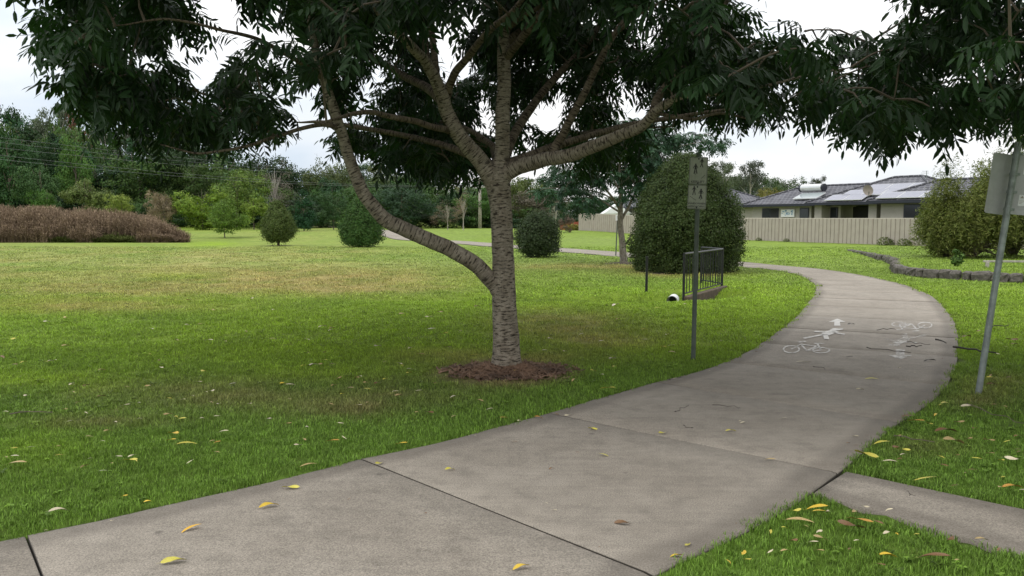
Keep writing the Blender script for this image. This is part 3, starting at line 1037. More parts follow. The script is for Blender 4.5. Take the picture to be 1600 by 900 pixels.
def leaf_quads(P, Nrm, size, rng, asp=0.5, fold=True):
    """one diamond leaf per point, numpy"""
    n = len(P)
    Nn = Nrm / (np.linalg.norm(Nrm, axis=1, keepdims=True) + 1e-9)
    a = rng.normal(size=(n, 3)); t_ = a - Nn * (a * Nn).sum(1, keepdims=True); t_ /= np.linalg.norm(t_, axis=1, keepdims=True) + 1e-9
    b = np.cross(Nn, t_)
    s = (size * rng.uniform(0.7, 1.3, n))[:, None]
    V = np.stack([P - t_ * s * 0.5, P + b * s * asp * 0.5 + Nn * s * 0.06, P + t_ * s * 0.5, P - b * s * asp * 0.5 + Nn * s * 0.06], 1).reshape(-1, 3)
    F = np.arange(4 * n).reshape(n, 4)
    return V, F


def crown_mesh(name, lobes, n, size, seed, asp=0.55, shell=0.55, clumps=0, clump_r=0.18, flat=0.0):
    """leaf cloud on and in a set of ellipsoid lobes (cx,cy,cz,rx,ry,rz); leaves gather in clumps"""
    r = np.random.default_rng(seed)
    Lb = np.array(lobes, float)
    ar = Lb[:, 3] * Lb[:, 5] + Lb[:, 4] * Lb[:, 5] + Lb[:, 3] * Lb[:, 4]
    def samp(m):
        k = r.choice(len(Lb), m, p=ar / ar.sum())
        d = r.normal(size=(m, 3)); d /= np.linalg.norm(d, axis=1, keepdims=True)
        rad = (shell + (1 - shell) * r.random(m) ** 0.6)[:, None]
        return Lb[k, :3] + d * rad * Lb[k, 3:6], d, k
    if clumps:
        cp, cdn, ck = samp(clumps)
        tone = r.random(clumps)
        j = r.integers(0, clumps, n)
        off = r.normal(size=(n, 3)) * clump_r * np.array((1, 1, 0.65))
        P = cp[j] + off; d = cdn[j] * 0.8 + off / clump_r * 0.4
        rnd = np.clip(tone[j] * 0.55 + r.random(n) * 0.45, 0, 1)
    else:
        P, d, _ = samp(n); rnd = r.random(n)
    Nn = d + r.normal(size=(n, 3)) * 0.55 + np.array((0, 0, 0.25 + flat))
    V, F = leaf_quads(P, Nn, size, r, asp)
    return np_mesh(name, V, F, {'rnd': np.repeat(rnd, 4)})


# ------------------------------------------------------------------ MAIN TREE
GRID = ["0499998445688988" "74899987" "8488" "5" "1" "000000" "6968",
        "0299997335" "2589986349" "9988827875" "7667889999",
        "0189788677" "6389888248" "9999999999" "9999999999",
        "0048998467" "6388789978" "9799979999" "9999997999",
        "0005889999" "8886279997" "6477244989" "9988999699",
        "0000578877" "4126699986" "4787554303" "4249998288",
        "0000121100" "0001788850" "0454210000" "0023100011",
        "0000000000" "0000266200" "0000000000" "0000000000",
        "0000000000" "0000000000" "0000000000" "0000000000"]
for g_ in GRID: assert len(g_) == 40, (len(g_), g_)
GG = np.array([[int(c) for c in g_] for g_ in GRID], float) / 9
HOLES = [(345, 32, 45, 18), (425, 48, 26, 14), (712, 85, 26, 34), (690, 105, 14, 30), (455, 125, 26, 24), (440, 150, 20, 14), (575, 172, 26, 16), (590, 120, 14, 12), (1015, 42, 20, 28), (978, 178, 32, 16), (870, 192, 30, 10),
         (760, 196, 20, 10), (320, 130, 22, 16), (195, 92, 14, 9), (1480, 155, 18, 9), (880, 130, 14, 7), (505, 218, 18, 26), (395, 52, 14, 20), (1290, 222, 26, 18), (295, 90, 16, 10), (700, 35, 14, 10), (755, 15, 18, 10), (1190, 20, 50, 18), (480, 70, 10, 14), (835, 190, 12, 10), (850, 280, 50, 12)]


def dens(px, py):
    x = np.clip(px / 40 - 0.5, 0, 38.999); y = py / 40 - 0.5
    yc = np.clip(y, 0, 7.999)
    ix = x.astype(int); iy = yc.astype(int); fx = x - ix; fy = yc - iy
    v = (GG[iy, ix] * (1 - fx) + GG[iy, ix + 1] * fx) * (1 - fy) + (GG[iy + 1, ix] * (1 - fx) + GG[iy + 1, ix + 1] * fx) * fy
    v = np.where(py < -30, 0.85, v)
    v = np.where((px > 1165) & (px < 1455) & (py > -190) & (py < 30), 0.0, v)      # open sky between the two crowns
    for hx, hy, rx, ry in HOLES:
        v = np.where(((px - hx) / (rx + 10)) ** 2 + ((py - hy + 4) / (ry + 12)) ** 2 < 1, 0, v)
    v = np.where(px < 84, np.where(py < -60, 0.6, 0), v)
    v = np.where(px > 1600, np.where(py < 230, 0.8, 0), v)
    return v


base0 = un(791, 580)
tree = empty('rain_tree', (base0[0], base0[1], 0))
tree.name = 'shade_tree'
tag(tree, 'large spreading shade tree with ringed grey trunk, forking low beside the path', 'tree')
TB = Vector((base0[0], base0[1], 0))
NODES = []      # (point, radius) available to twigs


def limb(name, pts, radii, parent, base, n=12, mat='bark', steps=7, wob=0.05, nodes=True):
    W = spline([at(*p) if len(p) == 3 and p[0] > 30 or len(p) == 3 and p[0] < -30 else np.array(p) for p in pts], steps)
    R_ = np.interp(np.linspace(0, 1, len(W)), np.linspace(0, 1, len(radii)), radii)
    # fine irregularity
    nz = RNG.normal(0, 1, (len(W), 3))
    for _ in range(3): nz[1:-1] = (nz[:-2] + nz[1:-1] + nz[2:]) / 3
    W[1:-1] += nz[1:-1] * (0.004 + R_[1:-1, None] * 0.16)
    mb = MB(); mb.tube([Vector(w_) - base for w_ in W], R_, n, True, wob)
    o = mb.build(name, M[mat], parent, smooth=True)
    if nodes:
        for q, rr in zip(W, R_): NODES.append((q, rr))
    return o


def P3(px, py, Y):
    return tuple(at(px, py, Y))


Y0 = float(base0[1])
tr_pts = [np.array((base0[0] + .0, Y0, -0.08)), np.array((base0[0], Y0, 0.03)), at(791, 540, Y0), at(788, 470, Y0), at(786, 400, Y0), at(783, 330, Y0), at(778, 285, Y0), at(778, 262, Y0)]
W = spline(tr_pts, 8)
zz = W[:, 2]
R_ = np.interp(zz, [-0.1, 0.03, 0.25, 0.6, 1.2, 1.7, 2.0, 2.15], [0.20, 0.165, 0.142, 0.128, 0.112, 0.112, 0.13, 0.10])
mb = MB(); mb.tube([Vector(q) - TB for q in W], R_, 20, True, 0.05)
mb.build('trunk', M['bark'], tree, smooth=True)

# limbs: photo positions with a depth each
def lb(pts, radii, **k):
    k.setdefault('mat', 'bark' if radii[0] > 0.08 else 'bark_limb')
    return limb('branch', [at(*p) for p in pts], radii, tree, TB, **k)
lb([(776, 290, Y0), (784, 240, Y0), (786, 150, Y0), (787, 60, Y0), (789, -60, Y0 + .1), (792, -200, Y0 + .1)], [0.095, 0.078, 0.072, 0.062, 0.045, 0.02], n=14)
lb([(784, 462, Y0), (768, 440, Y0 - .02), (735, 408, Y0 - .08), (690, 382, Y0 - .15), (640, 362, Y0 - .22), (605, 345, Y0 - .28), (578, 318, Y0 - .33), (556, 275, Y0 - .38), (538, 225, Y0 - .42), (524, 180, Y0 - .45), (505, 120, Y0 - .5), (490, 60, Y0 - .5), (482, 0, Y0 - .5), (470, -90, Y0 - .5)],
   [0.085, 0.082, 0.08, 0.078, 0.076, 0.074, 0.068, 0.062, 0.055, 0.05, 0.044, 0.038, 0.03, 0.015], n=14)
lb([(778, 292, Y0), (750, 250, Y0 - .05), (718, 212, Y0 - .12), (697, 170, Y0 - .2), (688, 140, Y0 - .25), (666, 98, Y0 - .4), (636, 65, Y0 - .6), (600, 30, Y0 - .8), (575, -20, Y0 - 1.0), (540, -110, Y0 - 1.2)], [0.10, 0.088, 0.078, 0.07, 0.064, 0.052, 0.044, 0.036, 0.028, 0.012], n=14)
lb([(688, 140, Y0 - .25), (680, 105, Y0 - .2), (674, 40, Y0 - .1), (671, -20, Y0), (668, -130, Y0 + .2)], [0.04, 0.036, 0.03, 0.026, 0.01])
lb([(695, 170, Y0 - .2), (668, 90, Y0 + .4), (660, 20, Y0 + .6), (652, -60, Y0 + .8)], [0.04, 0.036, 0.03, 0.012])
lb([(698, 150, Y0 - .2), (706, 122, Y0 - .3), (735, 82, Y0 - .5), (768, 46, Y0 - .7), (808, 10, Y0 - .9), (850, -50, Y0 - 1.1)], [0.045, 0.04, 0.034, 0.03, 0.024, 0.01])
lb([(712, 200, Y0 - .1), (688, 155, Y0 + .3), (650, 128, Y0 + .7), (600, 100, Y0 + 1.1), (520, 60, Y0 + 1.5), (440, 20, Y0 + 1.8), (380, -30, Y0 + 2)], [0.06, 0.052, 0.045, 0.038, 0.03, 0.022, 0.01])
lb([(702, 205, Y0 - .15), (660, 192, Y0 - .5), (610, 182, Y0 - .8), (566, 176, Y0 - 1.1), (510, 190, Y0 - 1.5)], [0.034, 0.03, 0.026, 0.022, 0.01])
lb([(532, 200, Y0 - .43), (490, 196, Y0 - .6), (430, 214, Y0 - .8), (380, 230, Y0 - .9), (310, 240, Y0 - 1), (250, 226, Y0 - 1.1)], [0.026, 0.02, 0.017, 0.014, 0.010, 0.005])
lb([(505, 120, Y0 - .5), (460, 92, Y0 - .9), (400, 60, Y0 - 1.2), (340, 45, Y0 - 1.5), (260, 30, Y0 - 1.7), (180, 40, Y0 - 1.8)], [0.030, 0.022, 0.017, 0.013, 0.009, 0.005])
lb([(430, 214, Y0 - .8), (370, 170, Y0 - .6), (300, 140, Y0 - .3), (220, 120, Y0 - .2), (150, 110, Y0)], [0.016, 0.012, 0.010, 0.008, 0.004])
lb([(780, 288, Y0), (800, 264, Y0 - .03), (845, 251, Y0 - .15), (890, 243, Y0 - .3), (945, 222, Y0 - .5), (1000, 198, Y0 - .7), (1032, 168, Y0 - .85), (1062, 150, Y0 - 1.0), (1110, 146, Y0 - 1.2), (1170, 140, Y0 - 1.35), (1250, 120, Y0 - 1.4), (1330, 105, Y0 - 1.4)],
   [0.095, 0.083, 0.073, 0.068, 0.060, 0.050, 0.043, 0.033, 0.024, 0.015, 0.009, 0.005], n=14)
lb([(858, 248, Y0 - .2), (880, 212, Y0 - .2), (905, 160, Y0 - .25), (932, 105, Y0 - .3), (962, 52, Y0 - .35), (1000, 0, Y0 - .4), (1040, -80, Y0 - .5)], [0.05, 0.042, 0.037, 0.033, 0.028, 0.022, 0.01])
lb([(1018, 182, Y0 - .78), (1030, 148, Y0 - .7), (1062, 108, Y0 - .65), (1092, 68, Y0 - .6), (1108, 30, Y0 - .6), (1150, -10, Y0 - .6), (1190, -60, Y0 - .6)], [0.042, 0.038, 0.034, 0.028, 0.022, 0.018, 0.008])
lb([(782, 262, Y0), (805, 205, Y0 + .3), (848, 145, Y0 + .6), (890, 98, Y0 + .8), (925, 58, Y0 + 1), (945, 0, Y0 + 1.1), (960, -90, Y0 + 1.2)], [0.06, 0.05, 0.044, 0.038, 0.03, 0.022, 0.01])
lb([(1030, 178, Y0 - .85), (1080, 186, Y0 - .9), (1130, 178, Y0 - 1.0), (1190, 190, Y0 - 1.1)], [0.018, 0.015, 0.012, 0.006])
lb([(962, 52, Y0 - .35), (1000, 22, Y0 - .6), (1060, -10, Y0 - .8)], [0.018, 0.014, 0.008])
lb([(787, 48, Y0), (815, 28, Y0 - .2), (850, 5, Y0 - .4), (900, -50, Y0 - .8)], [0.03, 0.026, 0.02, 0.01])
lb([(784, 240, Y0), (752, 215, Y0 + .4), (720, 198, Y0 + .9), (680, 190, Y0 + 1.5), (640, 200, Y0 + 2.2)], [0.036, 0.03, 0.024, 0.018, 0.01])
# limbs out of the picture or behind: they carry the rest of the canopy
def lw(pts, radii, **k): return limb('branch', [np.array(p, float) for p in pts], radii, tree, TB, mat='bark_limb', **k)
hub = at(787, 60, Y0)
for a, l_, hz in [(0.2, 3.6, 1.6), (1.2, 3.8, 1.2), (2.0, 3.6, 1.7), (2.9, 3.7, 1.2), (3.9, 3.6, 1.6), (4.7, 4.3, 1.5), (5.5, 4.0, 1.5)]:
    q0 = hub + np.array((0, 0, random.uniform(-0.3, 1.2)))
    lw([q0, q0 + np.array((math.cos(a) * l_ * .3, math.sin(a) * l_ * .3, hz * .5)), q0 + np.array((math.cos(a + .15) * l_ * .65, math.sin(a + .15) * l_ * .65, hz * .85)), q0 + np.array((math.cos(a) * l_, math.sin(a) * l_, hz))], [0.045, 0.035, 0.025, 0.01], n=8)
for a, l_ in [(0.9, 3.8), (1.7, 3.9), (2.4, 3.7), (0.2, 3.2)]:
    q0 = at(780, 262, Y0)
    lw([q0, q0 + np.array((math.cos(a) * l_ * .3, math.sin(a) * l_ * .3, .35)), q0 + np.array((math.cos(a + .15) * l_ * .65, math.sin(a + .15) * l_ * .65, .6)), q0 + np.array((math.cos(a) * l_, math.sin(a) * l_, .75))], [0.05, 0.035, 0.025, 0.01], n=8)


def canopy(center, R, zlo, ztop, n_try, seed, side_limit=None, clear=True, low_bias=0.6):
    r = np.random.default_rng(seed)
    a = r.random(n_try) * 2 * PI; q = np.sqrt(r.random(n_try))
    x = center[0] + R * q * np.cos(a); y = center[1] + R * q * np.sin(a)
    top = zlo + 0.5 + (ztop - zlo - 0.5) * np.sqrt(np.clip(1 - q * q, 0, 1))
    u = r.random(n_try)
    u = np.where(r.random(n_try) < low_bias, u ** 2.0, u ** 0.6)
    z = zlo + (top - zlo) * u
    P = np.stack([x, y, z], 1)
    px, py = proj(P)
    dd = np.minimum(np.minimum(dens(px, py + 2), dens(px, py + 200 / P[:, 1])), dens(px, np.where(py > 60, py + 330 / P[:, 1], py)) * 1.8); keep = r.random(n_try) < dd ** 1.4
    if clear:
        core = (px > 570) & (px < 1075) & (py > 15) & (y < 8.9)
        keep &= ~(core & (r.random(n_try) > 0.015))
        keep &= (y > 5.7) | ((py < -150) & (y > 4.9))
    lim = np.interp(px, [0, 55, 110, 150, 180, 310, 360, 440, 490, 515, 560, 590, 740, 800, 850, 960, 1040, 1140, 1195, 1250, 1310, 1335, 1480, 1500, 1540, 1600], [60, 110, 175, 235, 262, 262, 255, 250, 215, 250, 270, 325, 318, 260, 305, 295, 225, 215, 228, 212, 215, 262, 258, 190, 250, 250])
    keep &= (py + 600 / P[:, 1] < lim + 12)
    keep &= ~((py > 235) & (px > 500) & (px < 600))
    keep &= ~((py > 170) & (px > 1035) & (px < 1145))
    if side_limit: keep &= side_limit(px, py)
    return P[keep]


def spread_twigs(T, nodes, parent, base, mat, name='twig', rs=0.011):
    """join every leaf cluster to the nearest wood with a thin curved twig"""
    NP = [np.array(q) for q, _ in nodes]; A = np.array(NP)
    d = np.array([np.min(((A - p) ** 2).sum(1)) for p in T])
    order = np.argsort(d); mb = MB(); dirs = np.zeros_like(T)
    for i in order:
        p = T[i]
        dd = ((A - p) ** 2).sum(1) + 0.25 * np.maximum(0, A[:, 2] - p[2] + 0.1)
        k = int(np.argmin(dd)); q = A[k]
        v = p - q; l_ = np.linalg.norm(v)
        m1 = q + v * 0.45 + np.array((0, 0, 0.10 * l_)) + RNG.normal(0, 0.03 * l_, 3)
        m2 = q + v * 0.8 + np.array((0, 0, 0.06 * l_))
        mb.tube([Vector(s_) - base for s_ in (q, m1, m2, p)], [rs, rs * 0.75, rs * 0.6, rs * 0.4], 4, False)
        A = np.vstack([A, m1, m2, p]); v = v / (l_ + 1e-6); dirs[i] = v
    o = mb.build(name, M[mat], parent); o['kind'] = 'stuff'
    return dirs


def hang_leaves(T, dirs, seed, k=7):
    r = np.random.default_rng(seed); n = len(T) * k
    P = np.repeat(T, k, 0) + r.normal(0, 0.05, (n, 3))
    D = np.repeat(dirs, k, 0)
    yaw = np.arctan2(D[:, 1], D[:, 0]) + r.normal(0, 1.25, n)
    pitch = r.uniform(-0.35, 0.9, n); roll = r.normal(0, 0.5, n)
    return P, np.stack([roll, pitch, yaw], 1), r.uniform(0.75, 1.15, n)


fr = [frond_mesh('compound_leaf', k, n=5 + k % 2, L_=0.34 + 0.03 * (k % 3), droop=0.3 + 0.15 * k) for k in range(5)]
fr_src = [source('compound_leaf', f.copy(), M['leaf_main']) for f in fr]
for f in fr:
    f.materials.append(M['leaf_obj']); a = f.attributes.new('rnd', 'FLOAT', 'POINT'); a.data.foreach_set('value', RNG.random(len(f.vertices)) * 0.3 + 0.35)


def leafy(tree_obj, base, T, nodes, seed, mat='twig', k=7, show=300, big=1.0):
    dirs = spread_twigs(T, nodes, tree_obj, base, mat)
    P, R3, S_ = hang_leaves(T, dirs, seed, k)
    S_ = S_ * big
    px, py = proj(P)
    inview = (px > 5) & (px < 1595) & (py > 5) & (py < 420)
    score = np.where(inview, S_ / np.maximum(P[:, 1], 0.5), 0)
    order = np.argsort(-score)
    top = order[:show]; rest = order[show:]
    b = np.array(base)
    for i in top:
        if score[i] <= 0: continue
        o = bpy.data.objects.new('leaf', fr[i % 5]); C.objects.link(o); o.parent = tree_obj
        o.location = P[i] - b; o.rotation_euler = R3[i]; o.scale = (S_[i],) * 3
        v = random.uniform(0.6, 1.7); o.color = (0.014 * v, 0.037 * v, 0.011 * v, 1)
    o = scatter('foliage', P[rest] - b, R3[rest], np.repeat(S_[rest][:, None], 3, 1), RNG.integers(0, 5, len(rest)), fr_src, parent=tree_obj)
    o['kind'] = 'stuff'
    return len(P)


CT = (base0[0] - 0.1, Y0)
T = canopy(CT, 4.9, 2.0, 5.8, 3500, 5, lambda px, py: (px < 1480) | (py < -30), True)
Tb = canopy(CT, 5.2, 2.3, 5.5, 1500, 15, lambda px, py: (px > 380) & (px < 1180) & (py > -60) & (py < 300), True)
T = np.concatenate([T, Tb[Tb[:, 1] > 8.7]])
print('main tufts', len(T))
print('fronds', leafy(tree, TB, T, NODES, 51, k=7))

# ------------------------------------------------------------------ second shade tree, trunk just outside on the right
NODES2 = []
tb2 = Vector((7.6, 5.2, 0))
tree2 = empty('shade_tree', tb2)
tag(tree2, 'leafy branches hanging into the upper right corner above the tilted sign', 'tree')
NODES_keep = NODES; NODES = NODES2
limb('trunk', [np.array(p, float) for p in [(7.6, 5.2, -.1), (7.58, 5.2, .6), (7.5, 5.22, 1.4), (7.5, 5.2, 2.2)]], [0.19, 0.14, 0.12, 0.12], tree2, tb2, n=14)
for pts, rr in [([(7.5, 5.2, 2.0), (6.6, 5.3, 2.5), (5.6, 5.5, 2.9), (4.7, 5.6, 3.1), (3.6, 5.6, 3.1)], [0.08, 0.06, 0.045, 0.03, 0.012]),
                ([(7.5, 5.2, 2.1), (7.0, 6.0, 2.8), (6.0, 7.0, 3.3), (5.2, 7.6, 3.5), (4.4, 8.0, 3.6)], [0.08, 0.06, 0.045, 0.03, 0.012]),
                ([(7.5, 5.2, 2.1), (6.6, 4.6, 2.9), (5.4, 4.3, 3.4), (4.3, 4.3, 3.6)], [0.07, 0.05, 0.035, 0.012]),
                ([(7.5, 5.2, 2.1), (8.4, 5.2, 3.0), (9.6, 5.0, 3.8)], [0.08, 0.05, 0.02]),
                ([(7.5, 5.2, 2.1), (7.5, 5.4, 3.2), (7.4, 5.6, 4.6)], [0.09, 0.06, 0.02])]:
    limb('branch', [np.array(p, float) for p in pts], rr, tree2, tb2, n=8)
T2 = canopy((7.0, 5.6), 4.6, 2.05, 5.2, 1700, 9, lambda px, py: (px > 1440), False)
k = (T2[:, 1] > 4.3) & ~((T2[:, 0] < 4.9) & (T2[:, 2] < 2.35) & (T2[:, 1] > 6.2))
T2 = T2[k]
print('right tufts', len(T2), leafy(tree2, tb2, T2, NODES2, 52, k=7, show=120, big=0.95))
NODES = NODES_keep

# ------------------------------------------------------------------ mulch at the trunk
r = np.random.default_rng(4)
V = []; F = []
n = 3000
for i in range(n):
    a = r.random() * 2 * PI; q = abs(r.normal(0, 0.24)) + 0.10
    if q > 0.66: continue
    x = TB.x + q * math.cos(a) * 1.15 + 0.03; y = TB.y + q * math.sin(a) * 0.85 - 0.03
    z = 0.07 * math.exp(-(q / 0.33) ** 2) + 0.006 + 0.01 * r.random()
    l_ = r.uniform(0.015, 0.055); w_ = r.uniform(0.006, 0.016); h = 0.005
    R3 = Euler((r.normal(0, .35), r.normal(0, .35), r.random() * 6.28)).to_matrix()
    b = len(V)
    for p in [(-l_, -w_, 0), (l_, -w_ * .5, 0), (l_ * .9, w_ * .6, 0), (-l_ * .8, w_, 0), (-l_, -w_, h), (l_, -w_ * .5, h), (l_ * .9, w_ * .6, h), (-l_ * .8, w_, h)]:
        v = R3 @ Vector(p); V.append((v.x + x, v.y + y, v.z + z))
    F += [(b + 4, b + 5, b + 6, b + 7), (b, b + 1, b + 5, b + 4), (b + 1, b + 2, b + 6, b + 5), (b + 2, b + 3, b + 7, b + 6), (b + 3, b, b + 4, b + 7)]
ch = link('mulch', np_mesh('mulch', V, F, {'rnd': RNG.random(len(V))}), M['chip'])
tag(ch, 'brown bark mulch heaped round the foot of the big tree', 'mulch', kind='stuff')
g_ = MB(); ring_n = 28
rows_ = [(0.0, 0.075), (0.16, 0.06), (0.27, 0.035), (0.38, 0.014), (0.50, -0.01)]
Vv = [(TB.x, TB.y, 0.075)]
for q, z in rows_[1:]:
    for k in range(ring_n):
        a = 2 * PI * k / ring_n; qq = q * (1 + 0.18 * math.sin(3 * a + 1) + 0.1 * r.random())
        Vv.append((TB.x + qq * math.cos(a) * 1.15, TB.y + qq * math.sin(a) * 0.85, z))
Ff = [(0, 1 + k, 1 + (k + 1) % ring_n) for k in range(ring_n)]
for i in range(3):
    for k in range(ring_n):
        a_ = 1 + i * ring_n; b_ = a_ + ring_n
        Ff.append((a_ + k, b_ + k, b_ + (k + 1) % ring_n, a_ + (k + 1) % ring_n))
g_.add(Vv, Ff); mo = g_.build('soil_mound', M['soil'], smooth=True); tag(mo, kind='structure')

# ------------------------------------------------------------------ signs
def text_mesh(s, size, mat, ext=0.0006):
    cu = bpy.data.curves.new('t', 'FONT'); cu.body = s; cu.size = size; cu.align_x = 'CENTER'; cu.align_y = 'CENTER'; cu.extrude = ext; cu.space_character = 0.95; cu.offset = size * 0.012
    o = bpy.data.objects.new('t', cu); C.objects.link(o)
    bpy.context.view_layer.update()
    me = bpy.data.meshes.new_from_object(o.evaluated_get(bpy.context.evaluated_depsgraph_get()))
    bpy.data.objects.remove(o); me.materials.clear(); me.materials.append(mat)
    return me


def plate_mesh(w_, h, th, rad, mat):
    mb = MB(); P = []
    for cx, cy, a0 in ((w_ / 2 - rad, h / 2 - rad, 0), (-w_ / 2 + rad, h / 2 - rad, 90), (-w_ / 2 + rad, -h / 2 + rad, 180), (w_ / 2 - rad, -h / 2 + rad, 270)):
        for k in range(5):
            a = math.radians(a0 + k * 22.5); P.append((cx + rad * math.cos(a), cy + rad * math.sin(a)))
    n = len(P)
    mb.add([(x, -th / 2, y) for x, y in P] + [(x, th / 2, y) for x, y in P], [tuple(range(n)), tuple(range(2 * n - 1, n - 1, -1))] + [(k, k + n, (k + 1) % n + n, (k + 1) % n) for k in range(n)])
    return mb


def figure(mb, cx, cy, h, pose, bike=False):
    """small flat pictogram in the X-Z plane, facing -Y; h = height"""
    def q(pl): mb.add([(cx + a * h, -0.0008, cy + b_ * h) for a, b_ in pl], [tuple(range(len(pl)))])
    q([(0.075 * math.cos(k * PI / 5), 0.43 + 0.075 * math.sin(k * PI / 5)) for k in range(10)])
    q([(-0.10, 0.33), (-0.07, 0.03), (0.08, 0.03), (0.11, 0.33), (0.05, 0.36), (-0.05, 0.36)])
    s = 1 if pose else -1
    q(bar(-0.03, 0.06, -0.13 * s, -0.48, 0.085)); q(bar(0.04, 0.06, 0.15 * s, -0.46, 0.085))
    q(bar(-0.10, 0.30, -0.22, 0.05, 0.055)); q(bar(0.10, 0.30, 0.22, 0.08, 0.055))
    if bike:
        for sx in (0,):
            for pl in ring(0.0, -0.38, 0.05, 0.2, 0.02, 14): q(pl)
        q(bar(-0.18, 0.06, 0.18, 0.06, 0.03))


base_s = un(1083, 562); top_s = at(1092, 240, base_s[1])
sign = empty('path_sign', base_s)
tag(sign, 'green pole with two faded plates of walking figures, left edge of the path', 'sign')
dv = Vector(top_s - base_s)
mb = MB(); mb.tube([(0, 0, -0.1), dv * 0.5, dv], 0.026, 12); mb.build('pole', M['pole_green'], sign, smooth=False)
tilt = Matrix.Rotation(math.atan2(dv.x, dv.z), 3, 'Y')


def front_plate(cy_px, hgt, wid, lines, figs, bar_=None):
    c_ = Vector(at(1090 if cy_px < 290 else 1088, cy_px, base_s[1])) - Vector(base_s)
    pl = plate_mesh(wid, hgt, 0.003, 0.012, None).build('sign_plate', M['signface'], sign)
    pl.location = c_ + Vector((0, -0.034, 0))
    pl.rotation_euler = (0, math.atan2(dv.x, dv.z) + 0.02, math.radians(-14))
    m = MB(); iw, ih = wid / 2 - 0.006, hgt / 2 - 0.006
    for (x0, z0, x1, z1) in ((-iw, ih, iw, ih), (iw, ih, iw, -ih), (iw, -ih, -iw, -ih), (-iw, -ih, -iw, ih)):
        m.add([(a, -0.0022, b_) for a, b_ in bar(x0, z0, x1, z1, 0.0035)], [(0, 1, 2, 3)])
    m.build('border', M['ink'], pl)
    for (x, z, h, ps, bk) in figs:
        m = MB(); figure(m, x, z, h, ps, bk); o = m.build('pictogram', M['ink'], pl); o.location = (0, -0.0016, 0)
    if bar_:
        m = MB(); m.add([(a, -0.0024, b_) for a, b_ in bar(*bar_, 0.004)], [(0, 1, 2, 3)]); m.build('divider_line', M['ink'], pl)
    for s, z, sz in lines:
        o = link('lettering', text_mesh(s, sz, M['ink']), None, pl); o.rotation_euler = (PI / 2, 0, 0); o.location = (0, -0.0024, z)
    for z in (hgt / 2 - 0.02, -hgt / 2 + 0.014):
        m = MB(); m.tube([(0, -0.001, z), (0, -0.006, z)], 0.009, 8); m.build('bolt', M['black'], pl)


front_plate(267, 0.298, 0.196, [('KEEP LEFT', -0.122, 0.034)], [(-0.03, 0.02, 0.115, 1, True), (0.035, 0.085, 0.10, 0, False)], (0.035, -0.085, 0.075, -0.045))
front_plate(308, 0.262, 0.200, [('WARN WHEN', -0.072, 0.030), ('APPROACHING', -0.104, 0.027)], [(-0.035, 0.07, 0.10, 1, False), (0.04, 0.035, 0.115, 0, True)], (-0.08, 0.01, -0.01, -0.035))

base_t = un(1527, 615); top_t = at(1591, 226, base_t[1])
sign2 = empty('path_sign', base_t)
tag(sign2, 'leaning grey sign pole showing the bare backs of its plates, right of the path', 'sign')
dv2 = Vector(top_t - base_t)
mb = MB(); mb.tube([(0, 0, -0.1), dv2 * 0.5, dv2], 0.028, 14); mb.build('pole', M['metal'], sign2)
mb = MB(); mb.tube([dv2, dv2 + dv2.normalized() * 0.018], 0.031, 14); mb.build('pole_cap', M['metal'], sign2)
la = math.atan2(dv2.x, dv2.z)
for (px_, py_, w_, h_, yaw, off) in ((1567, 287, 0.235, 0.54, 30, 0.04), (1600, 240 + 48, 0.19, 0.54, -32, 0.045)):
    pc = Vector(at(px_, py_, base_t[1])) - Vector(base_t)
    pl = plate_mesh(w_, h_, 0.003, 0.02, None).build('sign_plate', M['signback'], sign2)
    pl.location = pc + Vector((0, 0.05, 0)); pl.rotation_euler = (0, la, math.radians(0))
    pl.rotation_euler = (Matrix.Rotation(la, 3, 'Y') @ Matrix.Rotation(math.radians(yaw * 0.5), 3, 'Z')).to_euler()
    if px_ == 1600:
        for z in (0.14, -0.14):
            m = plate_mesh(0.05, 0.10, 0.001, 0.006, None); o = m.build('sticker', M['white'], pl); o.location = (0.03, -0.0022, z)
            m = MB(); m.add([(0.015, -0.003, z + .02), (0.045, -0.003, z + .02), (0.03, -0.003, z + .042)], [(0, 1, 2)])
            for k in range(3): m.add([(a, -0.003, b_) for a, b_ in bar(0.012, z - 0.005 - k * 0.012, 0.048 - 0.008 * k, z - 0.005 - k * 0.012, 0.003)], [(0, 1, 2, 3)])
            m.build('printed_marks', M['fence_post'], pl)
for py_ in (240, 272, 300, 327):
    pc = Vector(at(1591 - (py_ - 226) * 0.165, py_, base_t[1])) - Vector(base_t)
    d_ = dv2.normalized(); mb = MB(); mb.tube([pc - d_ * .011, pc + d_ * .011], 0.0335, 14)
    mb.box(pc + Vector((0.05, 0.02, 0)), (0.05, 0.012, 0.022), (0, la, 0.3)); mb.build('bracket', M['metal'], sign2)

b3 = un(962, 400); t3 = at(965, 336, b3[1])
sign3 = empty('path_sign', b3)
tag(sign3, 'small distant white sign on thin dark pole by the slender tree', 'sign')
mb = MB(); d3 = Vector(t3 - b3); mb.tube([(0, 0, -.1), d3], 0.025, 8); mb.build('pole', M['pole_green'], sign3)
pl = plate_mesh(0.17, 0.24, 0.004, 0.01, None).build('sign_plate', M['white'], sign3); pl.location = d3 + Vector((0, -0.035, -0.11))
m = MB(); figure(m, 0, 0.02, 0.12, 1); o = m.build('pictogram', M['ink'], pl); o.location = (0, -0.003, 0)

# ------------------------------------------------------------------ culvert railing
rl = empty('culvert_railing', un(1068, 466, 0))
tag(rl, 'black steel railing with vertical bars above the drain mouth', 'railing')
A0 = np.array(un(1068, 466, 0)); A1 = np.array(un(1128, 449, 0)); B1 = np.array((4.6, 19.5, 0))
bo = Vector(rl.location)


